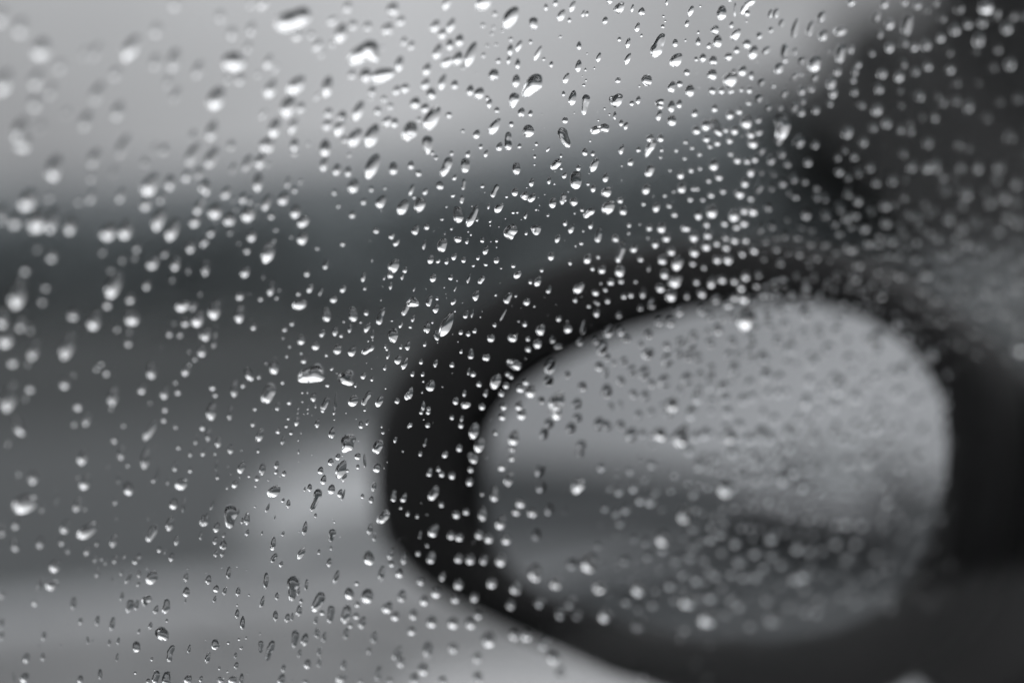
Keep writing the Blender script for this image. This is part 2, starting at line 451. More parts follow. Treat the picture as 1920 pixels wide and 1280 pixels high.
parked = copy_tree(car)
parked.name = 'parked_car'
parked.location = (-15.6, -6.4, 0); parked.rotation_euler = (0, 0, CAR_RZ + radians(4))
tag(parked, 'dark parked car on the lane behind, seen only in the door mirror', 'car')

# the visible door window: one pane of glass
hv = [(-.619, -.157), (.304, -.157), (.304, -.062), (.118, .274), (-.619, .274)]
k = len(hv)
vv = [pane_pt(h, q, -.004) for h, q in hv] + [pane_pt(h, q, 0) for h, q in hv]
ff = [tuple(range(k)), tuple(range(k, 2 * k))[::-1]] + [(i, k + i, k + (i + 1) % k, (i + 1) % k) for i in range(k)]
pane = put('door_window', vv, ff, M['glass'], car)
pane['label'] = 'clear side window pane covered in raindrops'

# ------------------------------------------------------------------ the door mirror
MC = at_depth(1330, 880, 0.668)
MAZ = radians(217)
MN = Vector((sin(MAZ) * cos(.070), cos(MAZ) * cos(.070), sin(.070)))
OUTER = [(668, 850), (681, 772), (721, 688), (794, 611), (888, 548), (991, 499), (1148, 464), (1300, 446), (1450, 450), (1562, 476),
         (1650, 528), (1740, 590), (1800, 650), (1825, 760), (1825, 900), (1805, 1040), (1770, 1160), (1700, 1250), (1600, 1315), (1470, 1345),
         (1330, 1332), (1200, 1293), (1048, 1234), (945, 1190), (844, 1140), (752, 1092), (688, 1038), (668, 950)]
INNER = [(885, 800), (872, 880), (875, 960), (890, 1030), (930, 1080), (1000, 1115), (1100, 1150), (1200, 1178), (1350, 1195), (1500, 1190),
         (1600, 1165), (1670, 1125), (1720, 1060), (1750, 980), (1768, 900), (1773, 820), (1765, 750), (1735, 690), (1670, 625), (1570, 580),
         (1450, 567), (1330, 575), (1200, 605), (1100, 640), (1010, 685), (940, 730)]
mt = Vector((0, 0, 1)).cross(MN).normalized(); mu = MN.cross(mt)
def contour(pts, n=96):
    loc = []
    for (x, y_) in pts:
        p = on_plane(x, y_, MC, MN) - MC
        loc.append((atan2(p.dot(mu), p.dot(mt)), sqrt(p.dot(mu) ** 2 + p.dot(mt) ** 2)))
    loc.sort()
    ext = [(loc[-1][0] - 2 * pi, loc[-1][1])] + loc + [(loc[0][0] + 2 * pi, loc[0][1])]
    rr = []
    for i in range(n):
        a = -pi + 2 * pi * i / n
        for j in range(len(ext) - 1):
            if ext[j][0] <= a <= ext[j + 1][0]:
                t = (a - ext[j][0]) / max(1e-9, ext[j + 1][0] - ext[j][0]); rr.append(ext[j][1] + (ext[j + 1][1] - ext[j][1]) * t); break
    for _ in range(2): rr = [(rr[i - 1] + 2 * rr[i] + rr[(i + 1) % n]) / 4 for i in range(n)]
    return [(cos(-pi + 2 * pi * i / n) * rr[i], sin(-pi + 2 * pi * i / n) * rr[i]) for i in range(n)]
co = contour(OUTER); ci = contour(INNER)
def ring(c, sc, off): return [CAR_I @ (MC + mt * (x * sc) + mu * (y_ * sc) + MN * off) for (x, y_) in c]
def mixc(t): return [(a[0] + (b[0] - a[0]) * t, a[1] + (b[1] - a[1]) * t) for a, b in zip(ci, co)]
rings = [ring(ci, 1.0, -.012), ring(ci, 1.0, -.001), ring(mixc(.12), 1.0, .001), ring(mixc(.75), 1.0, -.002), ring(mixc(.93), 1.0, -.005), ring(co, 1.0, -.012),
         ring(co, 1.0, -.022), ring(co, .975, -.042), ring(co, .91, -.062), ring(co, .78, -.080), ring(co, .55, -.092), ring(co, .25, -.098)]
V = [p for r_ in rings for p in r_]; N = len(co); F = []
for j in range(len(rings) - 1):
    for i in range(N):
        F.append((j * N + i, (j + 1) * N + i, (j + 1) * N + (i + 1) % N, j * N + (i + 1) % N))
F.append(tuple((len(rings) - 1) * N + i for i in range(N)))
mirror = put('side_mirror', V, F, M['plastic'], car, smooth=True)
mirror['label'] = 'black door mirror housing'
# slightly domed mirror glass set back in the housing
V = []; F = []
steps = [1.0, .8, .6, .4, .2]
for s in steps: V += ring(ci, s * 0.998, -.006 + .0012 * (1 - s * s))
V.append(CAR_I @ (MC + MN * (-.006 + .0012)))
for j in range(len(steps) - 1):
    for i in range(N): F.append((j * N + i, j * N + (i + 1) % N, (j + 1) * N + (i + 1) % N, (j + 1) * N + i))
for i in range(N): F.append(((len(steps) - 1) * N + i, (len(steps) - 1) * N + (i + 1) % N, len(V) - 1))
mg = put('mirror_glass', V, F, M['mirror'], mirror, smooth=True)
# bulky arm from the housing to the sail on the door
def arm_ring(px, y0, y1, d, th):
    r_ = []
    for i in range(16):
        a = 2 * pi * i / 16
        ex = 0.55
        cx = abs(cos(a)) ** ex * (1 if cos(a) > 0 else -1); sx = abs(sin(a)) ** ex * (1 if sin(a) > 0 else -1)
        r_.append(CAR_I @ at_depth(px, (y0 + y1) / 2 - sx * (y1 - y0) / 2, d + cx * th))
    return r_
ars = [arm_ring(1700, 640, 1260, .697, .030), arm_ring(1800, 648, 1345, .688, .030), arm_ring(1920, 690, 1400, .686, .030), arm_ring(2150, 770, 1430, .690, .032), arm_ring(2420, 860, 1440, .698, .034), arm_ring(2600, 900, 1450, .725, .036)]
V = [p for r_ in ars for p in r_]; F = []
for j in range(len(ars) - 1):
    for i in range(16): F.append((j * 16 + i, (j + 1) * 16 + i, (j + 1) * 16 + (i + 1) % 16, j * 16 + (i + 1) % 16))
F.append(tuple(range(16))); F.append(tuple((len(ars) - 1) * 16 + i for i in range(16))[::-1])
put('mirror_arm', V, F, M['plastic'], mirror, smooth=True)

DROPS = """
0 0
10 150 200 150 20;200 250 190 150 20;390 460 220 160 25;900 480 200 110 30;800 500 150 90 30;1230 450 260 140 30;1635 560 220 130 15;1860 650 180 100 20;1460 580 160 110 10;1470 280 150 110 20;350 740 200 140 25;570 620 140 110 25;40 770 250 150 25;920 870 230 130 25;335 960 160 130 20;480 850 160 110 25;810 1130 200 120 25;1110 1040 180 120 20;1090 690 140 110 35;1580 770 120 90 20;1650 890 180 90 25;190 1220 240 150 20;390 1190 130 100 20;1645 30 150 110 20;630 1060 120 90 30;1810 1270 120 80 20
384 0
550 30 150 90 30;440 30 120 80 30;*735 220 80 830 190 85 930 145 75;275 585 230 190 70;410 440 110 80 20;600 580 150 80 25;110 920 240 150 25;70 1220 190 110 20;620 830 190 100 25;860 800 220 130 40;1150 810 200 100 10;780 1000 220 130 20;655 1200 190 110 20;830 1180 150 80 30;900 1010 110 80 20;1340 70 120 80 20;1765 90 140 110 30;1280 310 190 110 20;1530 250 100 80 20;1720 270 130 100 30;1840 200 100 80 30;1390 240 100 80 15;1200 200 110 80 50;870 330 120 90 30;1000 330 90 70 20;1060 430 130 80 30;1100 510 90 50 30;1200 410 80 60 20;*1400 550 62 1480 490 75 1570 440 65 1600 560 35;1510 710 150 110 20;1660 710 250 130 68;1380 700 100 70 20;1825 600 150 80 15;1870 390 90 60 15;1670 450 60 40 20;1570 860 110 70 20;1560 920 60 50 0;1800 850 100 70 30;1880 830 100 80 40;1680 930 70 60 0;1620 1040 90 70 15;1740 1000 70 60 30;1160 1060 100 80 30;1290 1090 110 90 10;1440 1040 200 90 25;1150 1170 120 80 30;1270 1190 190 90 30;1710 1140 110 80 40;1780 1150 90 70 20;1910 1230 190 110 20;1410 1290 190 110 30;1570 1270 230 120 25;670 640 110 50 30;440 270 130 90 20;260 310 120 100 20;150 150 120 100 20;330 740 110 110 20;220 740 90 80 20;500 700 80 60 20;1060 900 110 50 35;550 1070 110 60 30
768 0
350 30 140 70 25;700 20 190 120 40;950 165 235 120 30;*1165 200 40 1170 250 30;240 250 130 80 25;390 240 150 70 25;310 320 110 70 25;470 380 120 80 0;380 420 110 70 10;265 485 150 80 20;355 585 140 80 55;455 550 140 85 20;575 510 250 90 22;165 650 120 75 20;150 790 110 75 30;310 770 150 70 20;425 795 90 65 0;570 850 100 70 10;655 875 120 90 25;205 880 110 90 10;55 965 110 95 10;145 1015 100 75 20;210 1110 250 130 30;20 1220 160 110 10;730 920 50 40 0;750 970 90 50 15;820 1035 60 50 10;790 700 110 95 0;1000 760 120 75 10;*1185 770 75 1130 820 60 1082 890 36;*985 915 47 965 990 24;1050 1055 90 65 10;1135 1065 65 42 10;800 1185 170 80 35;955 1165 55 45 20;1115 1230 115 110 0;*1435 1240 45 1450 1300 42 1495 1370 25;1460 1130 60 55 30;*1730 1225 38 1780 1205 30 1835 1200 42;*1660 920 38 1645 1000 28 1635 1070 20;1530 920 145 70 15;1445 880 50 32 5;1470 735 110 50 25;1585 620 120 55 10;1590 430 80 45 5;1775 540 95 42 18;1330 605 60 35 15;1260 555 38 32 0;1205 500 150 45 28;1025 435 120 50 28;945 470 105 55 12;930 565 80 40 15;1015 600 100 48 5;835 570 60 48 10;1135 395 50 38 0;950 370 45 45 0;1415 345 30 30 0;1425 145 120 65 25;1500 190 50 35 10;1530 60 115 50 22;1630 130 70 30 18;1665 130 55 30 10;1280 70 65 40 5;1370 30 75 45 10;1835 195 75 48 10;1875 10 60 60 0;690 240 50 50 40;790 260 40 40 0;870 290 35 35 0;770 320 40 40 0;800 130 60 50 20;770 60 30 30 0;840 180 25 25 0;730 430 40 35 0;815 420 40 35 0;695 520 55 40 20;500 640 40 45 40;630 690 25 25 0;370 1080 60 60 0;90 1120 50 50 0;500 1230 40 40 40;630 1260 90 60 20;1650 655 35 20 5;1735 640 25 15 0;1655 755 28 20 0;1635 800 32 30 20;1665 505 20 16 0;1620 715 15 12 0;1830 1020 25 22 0;1875 1075 25 18 20;1770 1130 25 20 30;1545 1060 18 15 0;20 430 90 60 20
1152 0
*72 45 28 45 85 42 10 90 22;170 80 80 28 15;258 110 75 62 20;495 20 70 28 15;218 258 90 45 20;460 155 28 25 0;478 200 22 20 0;455 250 40 36 0;48 370 45 36 5;130 405 105 42 15;255 335 35 24 20;127 553 120 48 25;*455 330 28 430 390 42 395 470 55 375 515 32;572 405 80 48 5;668 380 30 22 0;718 105 110 48 25;682 222 75 36 15;805 60 25 22 0;788 305 35 25 0;787 390 80 45 5;888 430 60 38 0;767 555 45 34 0;580 565 150 100 38;680 680 60 58 0;928 570 90 75 10;945 280 90 72 25;1008 122 140 88 8;1140 325 125 75 38;1100 235 65 36 5;1132 90 130 25 3;*1300 5 30 1240 45 28 1195 125 25;1080 5 30 40 0;1240 200 25 20 0;1360 335 60 55 0;1468 280 50 50 0;1465 130 80 45 15;1515 125 90 60 25;1695 265 175 65 15;1835 270 140 60 0;1305 490 135 75 18;1425 470 95 55 55;1595 490 160 70 5;1600 560 60 60 0;1755 565 75 70 0;1540 635 110 85 20;1875 590 160 120 15;1090 745 160 115 40;1285 705 85 50 5;1690 710 100 60 45;1750 690 50 50 0;1590 870 90 65 20;1490 800 50 50 0;1850 830 60 60 0;305 755 110 100 0;235 810 25 22 0;540 815 115 65 18;35 755 55 52 0;*45 915 40 15 960 48 -30 925 25;165 970 55 42 25;225 940 80 42 12;*450 950 25 400 960 20 435 1000 28;420 1080 115 48 15;535 1000 115 62 10;610 975 85 48 15;755 1060 80 55 15;940 1015 75 58 10;1085 1075 95 65 0;1260 965 55 48 0;1440 1000 75 60 5;1550 1005 60 60 0;1685 1000 110 60 20;1755 1045 80 65 0;1890 1030 80 60 0;*930 1150 48 960 1215 40 985 1245 30;1045 1220 50 45 0;1240 1140 140 100 0;1350 1120 60 55 0;*1560 1110 70 1590 1180 60 1560 1260 50;1190 840 50 40 0;1100 860 60 30 60;65 1155 65 40 10;110 1180 75 42 15;5 1085 80 30 5;385 740 14 14 0
1536 0
200 290 130 80 75;195 500 180 90 5;300 460 80 60 30;610 30 90 70 0;820 230 200 100 10;790 400 80 80 0;660 440 90 80 0;660 220 100 80 0;560 320 80 70 0;490 500 60 60 0;890 440 70 70 0;1565 60 140 120 0;1270 270 110 90 0;1140 350 80 70 0;1530 210 80 80 0;1755 260 100 100 0;1310 80 90 90 0;920 40 80 70 0;800 20 60 60 0;300 20 70 70 0;1090 30 100 60 50;1010 100 60 60 0;335 670 80 60 0;590 690 90 80 30;750 715 90 80 0;900 665 80 70 0;1020 620 70 70 0;1230 650 70 70 0;1290 780 70 60 0;1490 780 50 50 0;560 830 80 80 0;940 900 90 80 0;330 860 70 60 0;400 985 60 60 0;100 970 60 55 0;540 1025 100 90 20;760 850 50 40 0;1115 905 60 50 0;1165 960 80 50 0;505 1195 70 70 0;265 1240 120 90 30;855 1160 50 40 0;860 1230 60 60 0;1085 1100 70 60 0;770 990 40 40 0;320 750 50 50 0;100 490 50 40 0
0 256
1155 90 240 110 25;510 290 250 140 15;265 590 220 150 25;215 60 180 150 20;885 200 190 110 25;345 790 230 170 20;490 780 260 110 15;660 820 200 110 10;140 790 150 120 0;20 720 200 100 0;1020 890 190 130 30;1180 870 190 120 20;1410 450 230 130 30;1595 430 150 90 10;1810 160 230 110 25;1490 770 230 110 22;1510 570 130 70 10;1370 630 150 90 25;1620 870 220 110 25;1860 670 130 80 25;1830 790 130 90 25;1790 1030 130 80 15;1440 1180 150 90 35;1550 1090 100 60 20;1285 1040 100 70 15;1650 1190 140 80 20;490 1120 130 90 20;965 1080 80 70 0;1150 1150 90 60 20;1265 1135 70 60 0;860 560 150 80 20;1135 550 140 80 20;1750 370 120 80 20;1870 340 120 80 25;1360 240 100 80 0;1900 460 120 70 20;1910 990 100 60 15;470 570 100 70 30;740 610 90 60 30;1905 600 80 50 20;355 1050 90 60 20;240 1250 100 90 0;1040 1250 80 60 15;1770 1250 80 50 10;1070 330 140 60 15;860 380 120 60 20;1540 120 120 90 20;1450 110 120 60 20
384 256
590 75 160 130 40;70 190 210 110 25;400 250 170 80 25;520 230 150 90 25;840 80 120 80 10;840 160 60 60 0;970 70 50 50 30;1130 105 160 100 5;595 265 60 45 20;1120 260 140 70 15;1240 310 110 70 15;1345 330 90 65 10;1355 175 45 45 0;1310 30 70 60 0;500 430 170 90 10;1570 280 250 110 25;1770 300 110 85 5;1395 465 130 100 30;1565 495 55 48 20;1690 485 35 35 30;1215 525 55 48 20;1490 610 65 50 25;1655 610 130 80 30;1860 660 160 90 30;1255 650 50 40 20;1660 695 25 25 0;1385 735 70 58 25;1610 880 65 55 30;1755 935 65 45 40;1800 995 80 42 40;1295 1005 58 45 20;1055 1050 40 40 0;1550 980 22 20 0;1570 1160 28 24 0;*1150 1150 14 1130 1220 24;1775 1210 140 95 28;1880 1250 60 40 20;200 530 120 80 25;360 580 100 70 20;425 600 80 50 15;495 640 60 40 10;580 620 160 70 20;740 580 130 90 30;845 500 65 55 20;900 425 55 45 20;780 430 100 50 15;100 700 150 120 35;235 770 140 100 20;410 730 160 110 35;855 700 130 90 20;925 800 130 85 40;625 745 70 60 20;445 930 110 80 20;670 875 50 45 0;920 950 130 90 25;815 940 45 35 0;395 1070 70 65 0;595 1090 200 110 20;655 970 60 35 0;240 900 60 50 0;60 900 90 70 25;10 980 90 60 0;380 1270 110 80 30;960 1280 70 50 20;10 1230 150 70 10;320 1000 45 40 0;15 480 150 80 10;270 600 50 40 0;290 680 60 40 10;110 790 50 40 0;265 300 110 60 20;250 80 100 80 0
768 256
*170 40 48 172 90 40 170 145 22;215 155 40 38 0;250 200 40 38 0;395 160 45 42 30;550 165 70 42 20;670 95 50 36 20;718 160 70 38 15;845 95 85 55 15;*930 -20 28 925 40 30 928 95 34;1032 90 45 38 0;1190 70 40 30 10;1175 188 38 26 10;1300 122 58 22 40;1422 180 40 24 5;1160 120 12 12 0;1645 145 70 55 0;1720 160 55 38 10;1695 42 25 18 30;*1400 235 30 1350 285 32;1425 298 35 26 20;1585 295 60 42 20;1735 265 145 65 25;1840 385 90 52 15;1455 365 65 38 30;1310 410 75 36 10;1360 443 25 20 20;*1565 370 48 1560 440 52;1675 443 40 30 15;1725 485 75 46 15;1850 520 105 85 35;1865 665 145 100 40;1345 620 105 65 12;*1450 540 22 1435 600 22 1420 645 10;1465 595 35 20 15;1540 610 85 75 10;1620 685 45 35 25;*1715 690 32 1660 730 20 1635 770 16;1300 738 32 24 30;1460 810 60 40 15;1520 860 100 45 22;1700 830 75 42 15;1630 883 30 22 0;*1785 860 22 1775 920 26 1760 985 24;1390 955 85 42 20;1610 1000 40 38 30;1558 1022 30 22 15;1330 1120 85 55 15;1505 1180 50 38 5;1670 1145 100 65 20;1770 1130 40 40 0;1715 1235 50 45 0;1240 1250 45 36 20;975 1210 45 38 0;1003 300 120 75 3;*370 230 38 340 300 36 310 350 28;425 385 58 36 30;285 460 75 75 0;*525 250 42 525 310 32;*515 390 14 508 450 13 498 510 13;*495 570 20 487 620 14;*455 690 38 460 760 48;410 555 45 28 60;45 570 40 30 45;150 515 75 42 30;85 345 60 60 60;15 270 75 60 10;20 500 110 40 20;*105 620 48 85 670 40;350 660 25 16 45;305 778 38 20 80;*850 395 12 825 460 16 790 530 18 768 570 22;685 465 42 34 20;705 523 12 12 0;840 670 110 60 45;742 655 55 24 12;*635 640 20 610 720 26 575 780 36 545 835 20;635 780 38 26 20;758 795 35 18 40;757 833 15 15 0;912 563 35 24 35;990 520 85 58 15;1145 430 80 45 15;*1090 545 28 1050 565 14 1100 590 12;*1175 525 10 1155 570 26 1125 605 20;973 710 35 30 15;1010 710 28 26 20;1090 740 70 30 18;1188 685 28 18 30;*965 870 50 925 910 42 945 930 38;1097 905 45 26 25;*1165 860 30 1215 850 22 1185 915 24;*75 840 16 50 890 32;163 845 65 50 10;393 863 32 26 20;140 1010 100 30 12;*315 990 40 300 1045 40;455 965 75 58 85;540 980 60 32 15;577 918 30 18 10;550 893 18 18 0;683 970 50 40 15;817 975 36 30 20;717 1065 95 42 22;817 1035 20 14 0;763 985 12 12 0;838 847 12 12 0;645 1135 55 28 25;600 1210 36 22 50;715 1200 42 30 90;817 1160 70 45 25;508 1155 60 42 15;420 1125 75 42 20;350 1168 70 36 15;270 1170 48 30 50;200 1150 90 55 18;1220 645 12 12 0;1210 692 12 12 0;1048 778 12 12 0;1100 480 14 14 0;1268 545 12 12 0;585 652 14 14 0;230 548 14 14 0
1152 256
68 120 105 42 15;228 122 55 46 15;*365 50 28 340 100 34 310 150 20 290 190 7 265 245 7;445 125 45 35 15;432 195 35 35 20;580 130 40 36 0;668 48 50 40 5;730 105 40 36 0;900 88 55 45 0;800 165 45 42 0;660 205 35 36 0;865 20 75 58 30;1300 60 100 85 0;1540 30 100 75 20;1730 40 130 100 25;1885 75 75 60 0;155 240 80 50 25;70 275 25 22 0;*348 290 32 318 350 32;302 490 110 66 15;70 412 18 18 0;625 355 85 62 0;523 318 30 28 0;720 312 55 46 0;800 300 35 40 0;935 260 115 82 10;980 380 60 65 20;885 410 50 42 15;1155 215 80 62 0;1470 210 100 70 10;1625 250 70 60 0;1815 235 80 70 0;1285 325 100 55 15;1360 460 140 65 15;1490 345 60 50 0;1470 480 60 60 0;635 480 105 75 15;557 515 30 26 0;740 488 45 36 0;778 488 45 36 0;475 552 42 38 0;365 560 25 24 0;275 630 45 40 0;395 660 105 60 15;512 648 50 52 25;712 588 50 46 0;910 545 60 52 0;1020 512 50 50 0;565 728 60 55 5;790 725 105 65 15;830 590 40 40 0;140 825 55 40 0;242 818 42 24 15;330 850 75 52 0;135 905 35 35 0;670 860 90 55 85;318 945 45 30 15;385 1000 90 62 10;1300 690 100 75 5;1440 660 70 65 0;1800 725 100 75 0;1145 845 60 60 0;1370 850 110 65 10;*75 990 28 80 1050 25 55 1110 24 30 1160 26;245 1145 60 58 0;455 1150 100 78 20;595 1180 150 88 25;755 1070 105 75 25;965 1150 80 65 5;325 1230 70 35 10;735 1190 50 50 0;840 1225 50 40 0;1230 970 60 60 0;960 1000 60 50 0;1050 1030 80 60 10;1310 1060 75 65 0;1420 980 50 50 0;1510 940 60 60 0;1560 1180 70 60 0;1730 1090 80 70 0;1620 770 60 50 0;1700 560 60 60 0;1790 420 60 50 0;1900 560 90 60 0;1900 480 60 50 0;1280 580 50 50 0;1840 1000 60 60 0;1520 1050 60 60 0;1900 1130 70 60 0;1200 1100 55 55 0;1850 870 60 60 0;1720 940 60 60 0
1536 256
420 50 80 60 0;240 130 50 50 0;175 195 60 50 0;330 190 60 60 0;480 290 75 65 0;265 380 75 60 0;270 530 90 70 0;50 570 90 70 0;535 430 70 65 0;690 410 80 70 0;790 160 80 60 0;870 280 100 70 0;1010 290 90 80 0;1020 60 90 80 0;1310 70 70 60 0;1330 290 70 70 0;1490 290 90 75 0;1690 290 90 80 0;1850 440 90 70 0;1180 500 100 75 0;1160 380 60 60 0;1340 650 80 70 0;1600 620 80 80 0;1730 570 90 90 0;620 640 100 80 0;190 660 110 80 0;340 730 80 70 0;480 690 80 70 0;630 800 100 80 0;150 810 70 60 0;190 900 70 60 0;300 840 60 60 0;430 850 90 80 0;830 730 80 70 0;1020 730 70 60 0;1080 700 70 60 0;1220 760 110 80 0;1460 800 110 85 0;790 910 80 70 0;950 860 60 60 0;1040 900 60 60 0;1110 950 70 70 0;1280 950 60 60 0;1380 1000 70 70 0;1510 1030 110 90 0;1680 880 80 80 0;300 1050 130 80 75;50 1000 100 70 60;560 1000 80 70 0;90 1140 80 70 0;910 980 70 60 0;560 1120 60 60 0;900 1140 70 70 0;1190 1240 60 60 0;1420 1150 80 70 0;1830 1200 70 70 0;250 1240 70 60 0
0 512
170 190 300 150 20;1070 110 260 130 25;430 130 90 80 15;400 260 90 80 0;20 420 190 120 10;200 480 140 90 20;60 610 190 130 25;320 720 180 100 0;640 680 260 120 20;685 390 110 100 10;890 440 200 110 20;1235 410 160 130 -10;1010 290 100 80 15;1225 240 100 80 20;1380 110 100 70 20;1715 310 140 90 75;1740 460 90 75 15;1860 430 150 100 25;1590 565 75 60 10;1690 575 65 55 0;1900 580 80 60 0;1215 545 60 50 0;1205 650 90 70 5;1100 520 70 60 0;120 820 130 100 10;290 520 100 70 0;265 840 80 60 0;95 1150 300 135 18;285 1070 110 90 10;240 1170 70 60 0;610 1030 120 90 15;905 890 70 60 0;950 850 60 60 0;1000 930 80 65 15;690 950 50 50 0;1420 910 160 90 -5;1335 1080 110 70 15;1745 910 110 65 25;1830 805 50 45 0;1780 850 60 40 15;1645 1020 50 45 0;1545 1120 120 75 20;1670 1110 70 58 10;1895 730 110 75 15;1775 730 50 40 0;1065 1150 180 95 0;735 1240 100 80 20;1550 1260 90 55 5;1410 1210 50 40 0;1045 1270 50 50 0;1620 50 90 50 10;1880 190 60 40 15;1635 470 40 40 0;1820 310 100 50 30
384 512
95 340 180 110 15;330 380 170 85 10;330 215 80 75 20;625 140 150 60 15;525 240 55 50 0;675 230 45 38 0;550 35 55 30 10;460 500 75 50 15;20 570 130 70 20;90 650 110 45 0;105 540 130 40 0;990 140 90 50 25;880 190 50 42 25;1090 175 90 28 25;1300 145 85 45 28;1210 245 75 60 45;890 295 140 85 80;*1140 345 28 1145 410 42;*1385 340 32 1395 410 42;1515 370 60 45 0;*1680 330 18 1655 380 26 1635 455 30;*1905 300 22 1880 350 22 1850 400 16;1305 455 28 26 0;1465 460 26 22 20;820 470 52 42 25;750 525 52 44 30;735 610 28 28 0;1105 565 75 42 30;1225 545 90 50 12;1280 585 42 38 20;1362 520 80 35 0;1525 510 100 45 32;1575 570 90 28 5;*1770 565 50 1765 620 34;1840 485 65 28 30;1695 685 42 28 15;1710 705 50 26 15;1720 770 75 30 20;1690 885 55 32 15;1815 810 90 60 25;1875 850 110 50 25;1840 690 50 30 0;1905 680 90 45 0;905 625 95 70 0;1040 680 80 75 20;1245 715 95 75 20;1385 730 105 65 25;*1580 690 24 1530 720 22 1475 750 22;797 685 35 30 0;770 778 35 30 0;905 750 30 30 0;930 820 60 48 30;1140 765 40 34 0;1490 35 90 40 15;1740 15 70 60 0;1685 45 45 22 20;1745 120 70 30 15;1855 25 80 30 15;1503 142 40 32 25;1668 125 14 14 0;1655 250 22 16 0;1535 635 22 16 20;1575 628 16 16 0;1755 448 26 12 90;650 880 135 90 -5;415 945 140 75 -25;510 965 60 38 0;575 845 28 28 0;280 1080 165 70 5;360 1045 65 42 15;*620 1085 56 575 1175 48;730 1018 50 38 0;*1060 920 72 960 960 68 905 990 36 1095 970 44;*1350 960 58 1270 985 30 1360 1010 48;1195 895 42 26 40;1490 960 70 45 25;1570 990 50 30 15;1415 1048 50 26 15;1150 1048 42 42 0;1237 938 16 16 0;1695 1080 18 18 0;915 1118 28 24 0;965 1108 50 20 10;1020 1160 90 55 5;795 1205 60 40 15;685 1250 80 42 15;*1160 1160 20 1135 1215 24 1105 1270 26;1228 1200 170 26 5;1395 1195 115 85 25;*1570 1095 16 1535 1140 24 1495 1200 20 1480 1255 18;1640 1200 120 60 30;1805 1195 60 48 15;1900 1150 80 50 0;470 1270 40 40 0;880 1260 45 16 0;970 1260 55 20 0;1040 1245 40 20 0;75 1065 70 60 0;100 1140 50 50 0
768 512
222 45 85 55 20;388 38 60 42 20;445 72 16 16 0;555 50 95 26 15;*690 40 22 655 90 18;625 205 110 55 15;1015 15 90 50 45;1135 80 48 36 20;1205 75 105 55 22;*1300 170 20 1320 120 12;1590 140 120 70 50;1745 185 65 55 90;1835 155 45 45 0;1890 80 75 60 10;1793 95 30 30 0;1858 258 58 50 0;1553 252 45 45 0;1755 370 80 55 0;1680 310 40 40 0;1765 285 40 40 0;1740 270 30 30 0;45 150 50 14 25;430 145 60 16 20;325 135 14 14 0;*30 270 45 70 285 24 0 285 30;*195 225 24 175 295 24;260 235 40 30 0;248 330 90 55 15;415 270 70 32 45;428 355 25 16 0;350 480 240 100 28;215 460 30 24 10;165 510 115 60 8;*250 560 30 262 620 18;145 665 50 30 20;35 425 70 30 20;10 500 40 30 0;*545 350 12 522 405 22;590 375 85 22 12;665 412 16 16 0;810 205 28 24 0;*955 180 14 930 220 24 905 265 28;998 213 30 24 0;1100 270 75 55 28;1170 310 26 26 0;1045 327 12 12 0;880 390 130 20 28;797 485 45 38 20;1082 475 55 46 15;1025 452 22 22 0;1400 425 60 46 15;1485 520 80 78 10;1230 530 110 75 22;482 555 48 38 15;553 568 55 40 15;612 540 48 40 25;765 610 75 65 45;968 610 90 66 70;1110 615 48 44 0;1110 710 60 60 0;1200 660 90 75 0;1340 620 70 62 0;1395 685 90 55 80;1630 510 130 50 10;1595 640 75 65 0;1750 630 75 65 0;1865 540 120 90 20;1810 700 140 100 15;1850 780 80 70 0;485 733 42 30 10;*577 783 27 577 700 12;722 790 75 60 50;110 830 50 38 15;245 845 75 38 15;400 855 60 40 10;455 642 14 14 0;30 945 50 36 25;125 945 50 32 20;130 1012 26 22 0;*195 1065 42 215 1010 16;120 1115 28 18 0;310 1065 16 16 0;8 1120 120 50 0;555 920 70 26 10;597 945 55 50 10;652 1037 58 50 10;*940 845 34 1005 860 48;920 945 50 50 0;950 970 50 50 0;810 1015 150 85 30;905 1050 65 58 0;1040 1080 80 74 0;1090 1020 60 60 0;715 1120 80 40 15;860 1125 65 60 0;1140 1110 120 85 25;1320 870 150 100 20;1305 1010 100 90 60;1780 870 90 80 0;1480 950 70 60 0;1385 1200 200 130 30;1570 1220 110 90 0;1850 1100 130 100 10;1620 1060 90 80 0;435 1195 75 52 15;515 1125 65 34 15;530 1235 90 62 80;680 1250 65 60 0;880 1250 65 65 0;1030 1240 90 70 0;1235 1190 70 70 0;130 1240 90 36 5;180 1270 40 40 0;1840 930 100 60 5
1152 512
